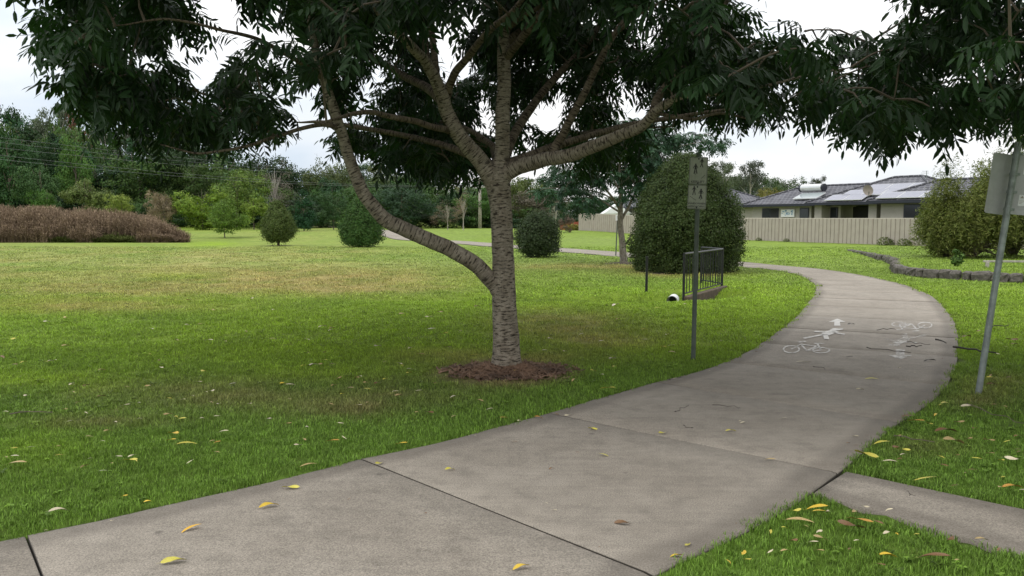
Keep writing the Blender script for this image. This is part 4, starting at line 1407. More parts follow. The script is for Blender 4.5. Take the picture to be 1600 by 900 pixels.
def rail_panel(p, q, h, nb, lat0, zoff=0.0):
    p = Vector(p) - bo; q = Vector(q) - bo
    for zz_, rr in ((h, 0.024), (0.09, 0.014)):
        mb = MB(); mb.tube([p + Vector((0, 0, zz_)), q + Vector((0, 0, zz_))], rr, 8); mb.build('rail', M['black'], rl)
    for k in range(1, nb):
        s_ = p.lerp(q, k / nb); mb = MB(); mb.tube([s_ + Vector((0, 0, 0.09)), s_ + Vector((0, 0, h))], 0.0095, 5); mb.build('bar', M['black'], rl)
    for s_ in (p, q):
        mb = MB(); mb.tube([s_ + Vector((0, 0, -0.1)), s_ + Vector((0, 0, h + 0.02))], 0.026, 8); mb.build('post', M['black'], rl)


rail_panel(A0, A1, 0.88, 15, 0)
rail_panel(A1 + np.array((0, 0.02, 0)), B1, 0.88, 7, 0)
pp = un(1010, 457); ps = MB(); ps.tube([(0, 0, -.1), (0, 0, 0.74)], 0.028, 8); o = ps.build('post', M['black'], loc=tuple(pp)); o.name = 'steel_post'
tag(o, 'lone black post standing in the grass left of the railing', 'post')
cap = MB(); cap.tube([(0, 0, 0.74), (0, 0, 0.77)], 0.034, 8); cap.build('post_cap', M['black'], o)
# culvert: headwall and white pipe end
cv = empty('culvert', (3.15, 15.95, 0)); tag(cv, 'concrete drain headwall with white pipe end beneath the railing', 'culvert')
mb = MB(); v0 = Vector((A0[0] - 3.15 + .06, A0[1] - 15.95, -0.1)); v1 = Vector((A1[0] - 3.15 + .06, A1[1] - 15.95, -0.1))
dr = (v1 - v0); ang = math.atan2(dr.y, dr.x)
mb.box((v0 + v1) / 2 + Vector((0, 0, 0.02)), (dr.length + 0.1, 0.14, 0.24), (0, 0, ang)); mb.build('headwall', M['soil'], cv, bevel=0.02)
mb = MB(); mb.tube([(-0.02, -0.3, -0.03), (0.10, 0.10, -0.03)], 0.105, 18, False); mb.tube([(0.10, 0.10, -0.03), (-0.02, -0.3, -0.03)], 0.092, 18, False); mb.build('pipe', M['white'], cv, smooth=True)
mb = MB(); mb.tube([(0.08, 0.05, -0.03), (0.081, 0.055, -0.03)], 0.09, 16); mb.build('pipe_mouth', M['black'], cv)
# ------------------------------------------------------------------ shrubs and small trees of the lawn
def profile_lobes(h, z0, prof, n_ring, seed, rx_scale=1.0):
    """lobes stacked to follow a silhouette profile [(t, radius)], t from 0 (bottom) to 1 (top)"""
    r = np.random.default_rng(seed); o = []
    ts = np.linspace(0.06, 0.93, 9)
    for t_ in ts:
        rad = np.interp(t_, [a for a, _ in prof], [b for _, b in prof])
        o.append((0, 0, z0 + t_ * h, rad * 0.72, rad * 0.72, h * 0.10))
        for k in range(max(3, int(n_ring * rad / max(b for _, b in prof)))):
            a = r.random() * 2 * PI; q = rad * r.uniform(0.55, 0.74); s = rad * r.uniform(0.24, 0.30)
            o.append((q * math.cos(a), q * math.sin(a), z0 + (t_ + r.uniform(-.04, .04)) * h, s, s, s * r.uniform(0.7, 1.0)))
    return o


def clipped_crown(h, z0, prof, n, size, seed, asp, clumps, clump_r):
    """leaves gathered in small sprays over the surface of a clipped, slightly lumpy form"""
    r = np.random.default_rng(seed); m = clumps * 3
    tt = r.random(m); a = r.random(m) * 2 * PI
    R0 = np.interp(tt, [q for q, _ in prof], [q for _, q in prof]); kp = r.random(m) < (R0 / R0.max()) * .92 + .08
    tt, a, R0 = tt[kp], a[kp], R0[kp]
    capn = int(len(tt) * .05); tt = np.concatenate([tt, r.uniform(.93, 1, capn)]); a = np.concatenate([a, r.random(capn) * 6.28]); R0 = np.concatenate([R0, r.random(capn) ** .5 * np.interp(.95, [q for q, _ in prof], [q for _, q in prof])])
    lump = 1 + .18 * (fbm(a * 1.6 + 9, tt * 5, seed) - .5) * 2 + .09 * (vnoise(a * 5, tt * 14, seed + 3) - .5) * 2
    depth = 1 - .34 * r.random(len(tt)) ** 1.6
    Rr = R0 * lump * depth
    P0 = np.stack([Rr * np.cos(a), Rr * np.sin(a), z0 + tt * (h - z0)], 1)
    d0 = np.stack([np.cos(a), np.sin(a), (tt - .45) * 1.1], 1)
    tone = np.clip(.25 + .5 * fbm(a * 2, tt * 6, seed + 8) + r.normal(0, .18, len(tt)), 0, 1)
    j = r.integers(0, len(tt), n); off = r.normal(0, clump_r, (n, 3))
    P = P0[j] + off; Nn = d0[j] + r.normal(0, .55, (n, 3)) + np.array((0, 0, .3))
    V, F = leaf_quads(P, Nn, size, r, asp)
    return np_mesh('crown', V, F, {'rnd': np.repeat(np.clip(tone[j] * .65 + r.random(n) * .35, 0, 1), 4)})


def shrub(name, px, py, h, prof, n, size, col, label, cat, seed, trunk_r=0.06, z0=0.25, clumps=0, clump_r=0.1, group=None, asp=0.6):
    b = un(px, py)
    e = empty(name, b, random.random() * 6)
    tag(e, label, cat, group)
    me = clipped_crown(h, z0, prof, n, size, seed, asp, int(clumps * 1.3), clump_r * .85)
    me.materials.append(M['foliage'])
    o = link('crown', me, None, e); o.color = (*col, 1)
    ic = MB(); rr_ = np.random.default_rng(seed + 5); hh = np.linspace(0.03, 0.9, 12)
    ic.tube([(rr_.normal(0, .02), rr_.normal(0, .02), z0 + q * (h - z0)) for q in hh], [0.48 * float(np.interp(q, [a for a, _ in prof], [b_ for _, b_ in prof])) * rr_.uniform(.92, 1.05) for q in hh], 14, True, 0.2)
    ic.build('shade_core', M['inner'], e)  # solid dark core added so the crown looks shaded and deep inside
    mb = MB(); mb.tube([(0, 0, -0.1), (0.01, 0, z0 * 0.6), (0, 0.02, h * 0.8)], [trunk_r * 1.3, trunk_r, trunk_r * 0.3], 8)
    r = np.random.default_rng(seed + 1)
    for k in range(7):
        a = r.random() * 2 * PI; zz_ = r.uniform(z0 * .8, h * .55); q = np.interp(zz_ / h, [x for x, _ in prof], [y for _, y in prof]) * 0.7
        mb.tube([(0, 0, zz_), (q * .5 * math.cos(a), q * .5 * math.sin(a), zz_ + .15 * h), (q * math.cos(a), q * math.sin(a), zz_ + .22 * h)], [trunk_r * .5, trunk_r * .35, trunk_r * .15], 5)
    mb.build('trunk', M['twig'], e)
    return e


EGG = [(0, .45), (.12, .85), (.3, 1.0), (.5, .92), (.7, .68), (.88, .36), (1, .08)]
def sc_prof(p, r): return [(a, b * r) for a, b in p]


# px, py of the foot; heights measured from the photograph
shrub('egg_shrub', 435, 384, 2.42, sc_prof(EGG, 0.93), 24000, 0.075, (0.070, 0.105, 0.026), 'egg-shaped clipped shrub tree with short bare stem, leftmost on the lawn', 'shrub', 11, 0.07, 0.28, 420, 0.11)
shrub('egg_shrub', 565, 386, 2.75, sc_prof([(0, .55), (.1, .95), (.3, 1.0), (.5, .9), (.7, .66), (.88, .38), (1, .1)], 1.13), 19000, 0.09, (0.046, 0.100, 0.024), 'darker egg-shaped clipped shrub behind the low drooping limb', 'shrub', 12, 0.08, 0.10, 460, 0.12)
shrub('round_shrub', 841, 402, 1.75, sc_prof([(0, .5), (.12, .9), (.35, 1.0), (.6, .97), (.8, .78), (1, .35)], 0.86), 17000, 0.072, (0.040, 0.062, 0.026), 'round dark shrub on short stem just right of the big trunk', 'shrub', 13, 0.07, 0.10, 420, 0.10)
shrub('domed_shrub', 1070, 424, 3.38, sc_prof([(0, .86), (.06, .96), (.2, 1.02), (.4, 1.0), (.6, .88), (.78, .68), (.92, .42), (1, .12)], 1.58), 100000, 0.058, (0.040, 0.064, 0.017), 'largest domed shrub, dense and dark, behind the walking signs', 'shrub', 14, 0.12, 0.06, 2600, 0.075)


def mound(px, py, rx, ry, h, name='soil_patch'):
    b = un(px, py); V = [(b[0], b[1], b[2] + h)]; n = 24
    r = np.random.default_rng(int(px))
    for q in (0.5, 1.0):
        for k in range(n):
            a = 2 * PI * k / n; qq = q * (1 + 0.2 * math.sin(2 * a + px) + .12 * r.random())
            x = b[0] + rx * qq * math.cos(a); y = b[1] + ry * qq * math.sin(a); V.append((x, y, float(terr(x, y)) + (h * .6 if q < 1 else -0.01)))
    F = [(0, 1 + k, 1 + (k + 1) % n) for k in range(n)] + [(1 + k, 1 + n + k, 1 + n + (k + 1) % n, 1 + (k + 1) % n) for k in range(n)]
    mb = MB(); mb.add(V, F); o = mb.build(name, M['soil'], smooth=True); tag(o, kind='structure')


mound(1068, 424, 1.75, 1.3, 0.05); mound(975, 412, 0.7, 0.6, 0.06); mound(841, 402, 0.8, 0.5, 0.04); mound(435, 384, 0.7, 0.5, 0.03); mound(565, 386, 1.0, 0.6, 0.03)

M['bark_mid'] = bark_material('bark_mid', (0.34, 0.31, 0.26), (0.16, 0.14, 0.11), ring=False)
# slender tree of the same kind as the shade tree, some 27 m off
b = un(975, 411)
st = empty('slender_tree', b); tag(st, 'slender pale-trunked tree with sparse layered crown beside the domed shrub', 'tree')
NODES_keep = NODES; NODES = []
YB = float(b[1])
bb = Vector(b)
def sl(pts, rr, nm='branch'): return limb(nm, [at(*q) for q in pts], rr, st, bb, n=8, mat='bark_mid')
limb('trunk', [np.array(b) + np.array((0, 0, -.1)), at(972, 380, YB), at(969, 345, YB), at(970, 300, YB), at(968, 255, YB), at(966, 215, YB)], [0.15, 0.11, 0.10, 0.075, 0.05, 0.02], st, bb, n=10, mat='bark_mid')
for k_, (pts, rr) in enumerate([([(970, 330, YB), (950, 300, YB - .3), (925, 280, YB - .6), (890, 262, YB - .9)], [.05, .035, .025, .01]), ([(970, 345, YB), (985, 318, YB), (998, 285, YB + .2), (1010, 240, YB + .3)], [.06, .045, .03, .01]),
                ([(969, 320, YB), (940, 302, YB), (905, 296, YB + .3)], [.03, .02, .01]), ([(970, 300, YB), (948, 262, YB + .3), (930, 225, YB + .5)], [.04, .03, .01]), ([(970, 290, YB), (1000, 262, YB - .5), (1040, 235, YB - .8), (1095, 222, YB - 1)], [.045, .035, .025, .01]),
                ([(976, 384, YB), (984, 372, YB), (986, 362, YB + .1)], [.04, .03, .012]), ([(968, 260, YB), (975, 225, YB + .3), (985, 195, YB + .4)], [.03, .02, .01]), ([(966, 330, YB), (925, 306, YB + .6), (870, 290, YB + 1.)], [.035, .025, .01])]):
    sl(pts, rr)
pads = [(880, 272, 32, 16), (915, 262, 36, 14), (862, 300, 22, 10), (905, 290, 35, 14), (950, 240, 40, 22), (1000, 222, 45, 20), (1045, 218, 40, 14), (1090, 222, 38, 15), (975, 200, 40, 16), (1010, 262, 42, 24), (960, 275, 30, 18), (1030, 250, 36, 20), (925, 218, 36, 16), (1000, 292, 30, 18), (925, 312, 22, 12), (1020, 196, 30, 12), (890, 318, 25, 8)]
r = np.random.default_rng(3); T3 = []
for (x, y, rx, ry) in pads:
    for _ in range(int(rx * ry / 34)):
        a = r.random() * 2 * PI; q = math.sqrt(r.random())
        T3.append(at(x + rx * q * math.cos(a), y + ry * q * math.sin(a), YB + r.uniform(-1.6, 1.6)))
T3 = np.array(T3)
dirs = spread_twigs(T3, NODES, st, bb, 'bark_far', rs=0.012)
Pq, R3, S_ = hang_leaves(T3, dirs, 77, 8)
crown_mat = leaf_material('leaf_slender', (0.022, 0.062, 0.028), 0.15, 0.5, True, 0.3, 0.5, 1.3)
fr_src3 = [source('compound_leaf', f.copy(), crown_mat) for f in fr[:3]]
for s_ in fr_src3: s_.data.materials.clear(); s_.data.materials.append(crown_mat)
o = scatter('crown', Pq - np.array(bb), R3, np.repeat(S_[:, None], 3, 1) * 1.15, RNG.integers(0, 3, len(Pq)), fr_src3, parent=st); o['kind'] = 'stuff'
NODES = NODES_keep

# ------------------------------------------------------------------ trees of the wood: shared crown shapes
def far_crown(seed, n, size, style):
    r = np.random.default_rng(seed); lob = []
    if style == 'round':
        for k in range(16):
            a = r.random() * 2 * PI; q = r.uniform(0.1, 0.34); z = r.uniform(0.32, 0.86)
            q *= math.sqrt(max(0.1, 1 - ((z - 0.55) / 0.5) ** 2)) * 1.3
            s = r.uniform(0.12, 0.2); lob.append((q * math.cos(a), q * math.sin(a), z, s, s, s * 0.8))
        lob.append((0, 0, 0.55, 0.26, 0.26, 0.30)); lob.append((0, 0, 0.25, 0.26, 0.26, 0.16))
    elif style == 'gum':
        for k in range(17):
            a = r.random() * 2 * PI; q = r.uniform(0.08, 0.40); z = r.uniform(0.5, 0.97) - 0.1 * q
            s = r.uniform(0.07, 0.13); lob.append((q * math.cos(a), q * math.sin(a), z, s, s, s * 0.6))
    elif style == 'cone':
        for k in range(22):
            z = r.uniform(0.1, 0.96); q = (1 - z) * 0.3 * r.uniform(.6, 1); a = r.random() * 2 * PI; s = 0.05 + 0.13 * (1 - z)
            lob.append((q * math.cos(a), q * math.sin(a), z, s, s, s * 0.7))
    elif style == 'low':
        for k in range(14):
            a = r.random() * 2 * PI; q = r.uniform(0.05, 0.42); z = r.uniform(0.14, 0.82) * (1 - 0.45 * q)
            s = r.uniform(0.14, 0.22); lob.append((q * math.cos(a), q * math.sin(a), z, s, s, s * 0.75))
    elif style == 'bare':
        for k in range(14):
            a = r.random() * 2 * PI; q = r.uniform(0.05, 0.26); z = r.uniform(0.3, 0.95); s = r.uniform(0.1, 0.16)
            lob.append((q * math.cos(a), q * math.sin(a), z, s * .8, s * .8, s * 1.3))
    return crown_mesh('crown', lob, n, size, seed, 0.62, 0.6, int(n / 26), 0.035 if style != 'gum' else 0.03)


CR = {'round': [far_crown(100 + k, 9000, 0.030, 'round') for k in range(5)], 'gum': [far_crown(200 + k, 5200, 0.024, 'gum') for k in range(4)], 'cone': [far_crown(300 + k, 7000, 0.03, 'cone') for k in range(2)],
      'low': [far_crown(400 + k, 8000, 0.036, 'low') for k in range(4)], 'bare': [far_crown(500 + k, 2600, 0.014, 'bare') for k in range(2)]}
for v_ in CR.values():
    for m_ in v_: m_.materials.append(M['foliage'])


def trunk_mesh(seed, style, pale=False):
    r = np.random.default_rng(seed); mb = MB()
    mb.tube([(0, 0, -0.02), (0.01, 0, 0.2), (0.0, 0.01, 0.5), (0.01, 0, 0.85)], [0.024, 0.017, 0.012, 0.004], 7)
    for k in range(9 if style != 'bare' else 26):
        a = r.random() * 2 * PI; z = r.uniform(0.22, 0.6); q = r.uniform(0.15, 0.32) * (0.6 if style == 'bare' else 1)
        mb.tube([(0, 0, z), (q * .45 * math.cos(a), q * .45 * math.sin(a), z + .14), (q * math.cos(a), q * math.sin(a), z + r.uniform(.22, .34))], [0.009, 0.006, 0.002], 4)
    me = bpy.data.meshes.new('trunk'); me.from_pydata(mb.v, [], mb.f); me.materials.append(M['bark_pale' if pale else 'bark_far'])
    return me


TR = {s: trunk_mesh(600 + i, s, s in ('gum', 'bare')) for i, s in enumerate(CR)}
rt = random.Random(21)


def wood_tree(name, px, ytop, D, wide, style, col, label, cat='tree', group=None):
    """px of the trunk, photograph height of the top, distance, crown width in photo pixels"""
    x = (px - 800) / FPX * D
    z0 = float(terr(x, D)); zt = at(px, ytop, D)[2]
    H = zt - z0
    e = empty(name, (x, D, z0), rt.random() * 6.28)
    tag(e, label, cat, group)
    W_ = wide / FPX * D
    me = rt.choice(CR[style]); o = link('crown', me, None, e)
    base_w = {'round': 0.86, 'gum': 0.86, 'cone': 0.6, 'low': 0.95, 'bare': 0.62}[style]
    o.scale = (W_ / base_w, W_ / base_w, H / 0.99)
    o.color = (*[c * rt.uniform(0.88, 1.12) for c in col], 1)
    tk = link('trunk', TR[style], None, e); tk.scale = (max(1.0, H * 0.8) * 0.8, max(1.0, H * 0.8) * 0.8, H)
    return e


DG = (0.024, 0.052, 0.019); MG = (0.050, 0.098, 0.026); YG = (0.100, 0.155, 0.030); OG = (0.085, 0.105, 0.035); GG_ = (0.085, 0.105, 0.070); BL = (0.032, 0.075, 0.032); GB = (0.16, 0.14, 0.115); RD = (0.13, 0.065, 0.05); PK = (0.24, 0.19, 0.12)
top_prof = [(-140, 120), (0, 150), (60, 168), (100, 163), (130, 172), (180, 180), (250, 190), (330, 205), (400, 225), (440, 248), (475, 262), (510, 244), (560, 252), (620, 256), (700, 268), (760, 280), (820, 270), (860, 288), (900, 300), (960, 306), (1060, 296), (1110, 262), (1150, 256), (1200, 262), (1240, 280), (1300, 300), (1460, 312), (1620, 300), (1800, 300)]
tpx = [a for a, _ in top_prof]; tpy = [b_ for _, b_ in top_prof]
lab_back = 'tall grey-green gum tree among those along the top of the far wood'
lab_mid = 'dark leafy tree among those massed in the middle of the far wood'
lab_front = 'low bushy tree among those along the front edge of the far wood'
# back row
px = -130
while px < 1100:
    y = np.interp(px, tpx, tpy) + rt.uniform(-5, 12)
    st_ = 'gum' if (px < 260 or px > 560) and rt.random() < .6 else 'round'
    wood_tree('gum_tree' if st_ == 'gum' else 'forest_tree', px, y, rt.uniform(118, 132), rt.uniform(75, 105), st_, rt.choice([GG_, DG, MG, OG]) if st_ == 'gum' else rt.choice([DG, MG, BL]), lab_back, group='tall trees along the skyline of the wood')
    px += rt.uniform(34, 46)
# middle rows
for D0, dy in ((110, 26), (101, 52)):
    px = -110 - dy
    while px < 930:
        y = np.interp(px, tpx, tpy) + dy * (1 if px < 450 else 0.55) + rt.uniform(-14, 12)
        wood_tree('forest_tree', px, y, D0 + rt.uniform(-3, 3), rt.uniform(70, 110), rt.choice(['round', 'round', 'round', 'cone' if px < 500 else 'round']), rt.choice([DG, DG, MG, BL, (0.06, 0.11, 0.03)]), lab_mid, group='dark trees massed in the far wood')
        px += rt.uniform(40, 58)
# front row, low
px = -100
while px < 900:
    y = (318 if px < 300 else 322 if px < 640 else 330) + rt.uniform(-16, 10)
    wood_tree('forest_bush', px, y - (18 if px < 260 else 0), 92 + rt.uniform(-2, 3), rt.uniform(60, 95), 'low', rt.choice([DG, DG, BL, MG]), lab_front, 'bush', group='low bushes along the front of the far wood')
    px += rt.uniform(30, 44)
# individual trees that stand out
for (nm, x, y, D, wd, sty, c_, lb_) in [
    ('forest_tree', 20, 196, 90, 100, 'round', (0.032, 0.075, 0.026), 'big dark tree at the left edge, tallest crown above the reeds'),
    ('cone_tree', 93, 205, 104, 46, 'cone', (0.014, 0.032, 0.016), 'dark conical pine rising in the left part of the wood'),
    ('gum_tree', 95, 166, 116, 72, 'gum', (0.11, 0.12, 0.085), 'pale airy gum tree on the skyline at upper left'),
    ('red_tree', 128, 172, 114, 50, 'gum', RD, 'reddish-brown crowned tree on the skyline at left'),
    ('forest_tree', 125, 204, 98, 62, 'round', (0.085, 0.155, 0.035), 'bright mid-green crown under the reddish skyline tree'),
    ('forest_tree', 70, 250, 88, 66, 'round', (0.05, 0.10, 0.032), 'mid-green rounded tree above the left end of the reeds'),
    ('forest_tree', 137, 270, 84, 76, 'low', (0.10, 0.155, 0.04), 'tree of layered olive foliage above the middle of the reeds'),
    ('forest_bush', 78, 284, 82, 48, 'low', (0.06, 0.12, 0.026), 'small bright green bush just above the reeds at left'),
    ('yellow_bush', 193, 302, 74, 44, 'round', (0.20, 0.26, 0.05), 'small yellow-green bush rising behind the right part of the reeds'),
    ('pink_tree', 258, 294, 76, 44, 'round', PK, 'pinkish-brown flowering small tree at the right end of the reeds'),
    ('forest_bush', 232, 310, 80, 30, 'low', DG, 'small dark bush between the yellow bush and the pinkish tree'),
    ('willow_tree', 318, 284, 78, 84, 'low', (0.14, 0.195, 0.032), 'broad yellow-green tree behind the small lawn tree'),
    ('forest_tree', 372, 258, 86, 78, 'round', (0.10, 0.18, 0.034), 'light green domed tree above the broad yellow-green one'),
    ('forest_tree', 398, 302, 80, 56, 'low', (0.125, 0.20, 0.032), 'bright light-green tree left of the egg-shaped shrub'),
    ('bare_tree', 432, 250, 96, 64, 'bare', GB, 'grey leafless tree above the leftmost egg-shaped shrub'),
    ('cone_tree', 476, 296, 74, 44, 'cone', (0.018, 0.048, 0.022), 'dark green conical tree between the two egg-shaped shrubs'),
    ('forest_tree', 512, 244, 112, 74, 'round', (0.085, 0.115, 0.045), 'rounded pale green tree on the skyline in the gap of sky'),
    ('forest_tree', 522, 300, 80, 50, 'round', (0.045, 0.09, 0.035), 'middle-green tree left of the drooping limb'),
    ('forest_tree', 628, 288, 88, 86, 'round', BL, 'blue-green tree behind the drooping limb'),
    ('brown_bush', 700, 312, 78, 46, 'bare', (0.17, 0.135, 0.10), 'brown leafless brush left of the utility pole'),
    ('pale_trunk_tree', 724, 300, 76, 34, 'bare', (0.20, 0.175, 0.13), 'thin pale-trunked bare tree beside the utility pole'),
    ('forest_tree', 745, 292, 92, 70, 'round', (0.06, 0.12, 0.03), 'green tree directly behind the utility pole'),
    ('forest_tree', 812, 270, 100, 66, 'round', (0.085, 0.12, 0.035), 'yellowish-green tree just right of the big trunk'),
    ('gum_tree', 850, 292, 94, 84, 'round', (0.10, 0.105, 0.065), 'grey-olive tree above the round dark shrub'),
    ('bare_tree', 868, 305, 84, 40, 'bare', (0.25, 0.23, 0.19), 'thin white-stemmed tree left of the slender tree'),
    ('brown_bush', 884, 332, 70, 26, 'low', (0.13, 0.10, 0.075), 'rounded brown bush at the left end of the steel fence'),
    ('forest_tree', 930, 308, 92, 60, 'round', DG, 'dark tree behind the white gabled shed'),
    ('gum_tree', 1128, 254, 120, 66, 'gum', GG_, 'grey-green gum behind the house roof, nearest to the domed shrub'),
    ('gum_tree', 1170, 254, 124, 60, 'gum', (0.075, 0.09, 0.06), 'grey-green gum over the left roof, second from the domed shrub'),
    ('gum_tree', 1210, 276, 126, 52, 'gum', (0.08, 0.10, 0.05), 'low olive gum behind the hot water tank roof'),
    ('gum_tree', 1271, 272, 130, 26, 'gum', (0.05, 0.065, 0.04), 'small lone tree rising behind the hot water tank'),
    ('yellow_tree', 1196, 288, 98, 56, 'round', (0.13, 0.15, 0.035), 'yellow-olive tree behind the left roof')]:
    wood_tree(nm, x, y, D, wd, sty, c_, lb_, 'bush' if 'bush' in nm else 'tree')
# hill of gums behind the houses
px = 1080
while px < 1330:
    y = np.interp(px, [1080, 1130, 1180, 1230, 1270, 1330], [262, 262, 266, 276, 290, 302]) + rt.uniform(-2, 8)
    wood_tree('gum_tree', px, y, rt.uniform(134, 146), rt.uniform(60, 80), 'round', rt.choice([GG_, (0.07, 0.09, 0.055)]), 'grey-green tree among those on the rise behind the houses', group='trees on the rise behind the houses')
    px += rt.uniform(22, 34)

# small lawn tree at the left
wood_tree('lawn_tree', 352, 306, 61, 62, 'round', (0.105, 0.19, 0.034), 'small bright green tree with thin trunk standing on the far lawn')

# shrub-like tree on the right: feathery, olive green
def feathery(name, px, py, w_px, top, D, col, label, n, seed, hz=None):
    x = (px - 800) / FPX * D; z0 = float(terr(x, D)); H = at(px, top, D)[2] - z0; R0 = w_px / 2 / FPX * D
    e = empty(name, (x, D, z0)); tag(e, label, 'bush')
    r = np.random.default_rng(seed); P_ = []; Nn = []; rn = []
    mb = MB()
    for k in range(n):
        a = r.random() * 2 * PI; q = math.sqrt(r.random()) * R0; zt = H * (1 - 0.45 * (q / R0) ** 2) * r.uniform(0.35, 1.04) * (1 + 0.22 * math.sin(a * 3 + seed) + 0.12 * math.sin(a * 7 + q * 4)); sp_r = r.uniform(.6, 1.5)
        ex, ey = q * math.cos(a), q * math.sin(a)
        m = 26
        tt = np.linspace(0.0, 1, m)
        dirx, diry = math.cos(a) * 0.55, math.sin(a) * 0.55
        cx = ex * 0.78 + dirx * tt * 0.9 * sp_r; cy = ey * 0.78 + diry * tt * 0.9 * sp_r; cz = np.maximum(0.05, zt - 0.55 + (0.35 + .35 * sp_r) * np.sin(tt * (1.5 + sp_r)))
        P_.append(np.stack([cx, cy, cz], 1) + r.normal(0, 0.05, (m, 3))); Nn.append(r.normal(0, 0.6, (m, 3)) + (math.cos(a) * .5, math.sin(a) * .5, .6))
        rn.append(np.clip(r.random() * .6 + r.random(m) * .4, 0, 1))
        if k % 9 == 0: mb.tube([(0.1 * math.cos(a), 0.1 * math.sin(a), 0), (ex * .4, ey * .4, zt * .5), (ex * .75, ey * .75, max(0.1, zt - .5))], [.03, .02, .008], 4)
    P_ = np.concatenate(P_); Nn = np.concatenate(Nn); rn = np.concatenate(rn)
    V, F = leaf_quads(P_, Nn, 0.13, r, 0.2)
    me = np_mesh('crown', V, F, {'rnd': np.repeat(rn, 4)}); me.materials.append(M['foliage'])
    o = link('crown', me, None, e); o.color = (*col, 1)
    mb.build('stems', M['twig'], e)
    return e


feathery('feathery_bush', 1514, 396, 128, 280, 27.5, (0.115, 0.140, 0.033), 'large olive feathery bush at the right in front of the steel fence', 1500, 31)
feathery('feathery_bush', 1478, 394, 70, 322, 28.5, (0.12, 0.155, 0.036), 'lower left shoulder of feathery bush spilling over the fence end', 420, 32)
feathery('feathery_bush', 1582, 396, 90, 236, 29.5, (0.105, 0.135, 0.035), 'taller yellow-green bush behind the leaning sign plates', 1000, 33)
feathery('feathery_bush', 1640, 398, 130, 250, 27.5, (0.05, 0.06, 0.024), 'dark bush running out of the picture at the right edge', 1000, 34)
# dead branch in front of the bush
b = un(1552, 392); e = MB(); e.tube([(0, 0, 0), (-0.05, 0, .3), (-.3, 0, .62), (-.72, -.05, .95)], [.035, .03, .022, .01], 6); e.tube([(-.05, 0, .3), (.15, 0, .55), (.2, 0, .8)], [.022, .016, .008], 6); e.tube([(-.3, 0, .62), (-.28, 0, 1.0)], [.016, .006], 5)
o = e.build('dead_branch', M['deadwood'], loc=(b[0], b[1] - 1.6, b[2]), smooth=True); tag(o, 'pale dead forked branch lying against the feathery bush', 'branch')
# little plant and low timber rail on the raised bed
b = un(1495, 416)
e = empty('small_plant', b); tag(e, 'small dark leafy plant on the raised lawn above the stones', 'plant')
me = crown_mesh('leaves', [(0, 0, .16, .16, .16, .16), (0.08, 0, .3, .14, .12, .10), (-.05, 0, .42, .09, .09, .06)], 420, 0.10, 5, 0.5, 0.3); me.materials.append(M['foliage']); o = link('leaves', me, None, e); o.color = (0.07, 0.13, 0.03, 1)
mb = MB(); mb.tube([(0, 0, 0), (0.02, 0, .4)], [.015, .008], 5); mb.build('stem', M['twig'], e)
b = un(1548, 418); e = empty('timber_rail', b); tag(e, 'low grey timber rail on the raised lawn at the right edge', 'rail')
mb = MB(); mb.box((0.95, -0.1, 0.17), (2.3, 0.09, 0.05), (0, 0, -0.1)); mb.build('beam', M['timber'], e, bevel=.006)
for x_ in (-.12, .95, 2.0):
    mb = MB(); mb.box((x_, -0.1 - x_ * .1 + .05, 0.06), (0.08, 0.07, 0.17), (0, 0, -.1)); mb.build('leg', M['timber'], e, bevel=.006)

# ------------------------------------------------------------------ reeds
Rf = [(-160, 380), (0, 378), (120, 378), (230, 378), (286, 376)]
def reed_mesh(name, seed):
    r = np.random.default_rng(seed); V = []; F = []; A = []
    for i in range(26):
        a = r.random() * 6.28; q = 0.28 * math.sqrt(r.random()); bx, by = q * math.cos(a), q * math.sin(a)
        d = r.random() * 6.28; h = r.uniform(.62, 1.05); ln = r.uniform(.05, .3) * h; wd = 0.014
        s = np.array((-math.sin(d), math.cos(d), 0)) * wd; dd = np.array((math.cos(d), math.sin(d), 0)); c0 = r.random()
        prev = None
        for k in range(4):
            t_ = k / 3; p_ = np.array((bx, by, 0)) + dd * ln * t_ * t_ + np.array((0, 0, h * t_)); w_ = s * (1 - .7 * t_)
            V += [tuple(p_ - w_), tuple(p_ + w_)]; A += [c0 * .5] * 2
            if k: b_ = len(V) - 4; F.append((b_, b_ + 1, b_ + 3, b_ + 2))
        # plume of side leaves near the head
        for k in range(9):
            t_ = r.uniform(.35, 1.0); p_ = np.array((bx, by, 0)) + dd * ln * t_ * t_ + np.array((0, 0, h * t_)); v = r.normal(0, 1, 3); v[2] = abs(v[2]) * .9 + .4; v /= np.linalg.norm(v); l_ = r.uniform(.05, .13)
            s2_ = np.cross(v, (0.3, .2, 1)); s2_ /= np.linalg.norm(s2_); b_ = len(V)
            V += [tuple(p_), tuple(p_ + v * l_ * .5 + s2_ * .012), tuple(p_ + v * l_), tuple(p_ + v * l_ * .5 - s2_ * .012)]; F.append((b_, b_ + 1, b_ + 2, b_ + 3)); A += [.4 + .6 * r.random()] * 4
    return np_mesh(name, V, F, {'rnd': A})


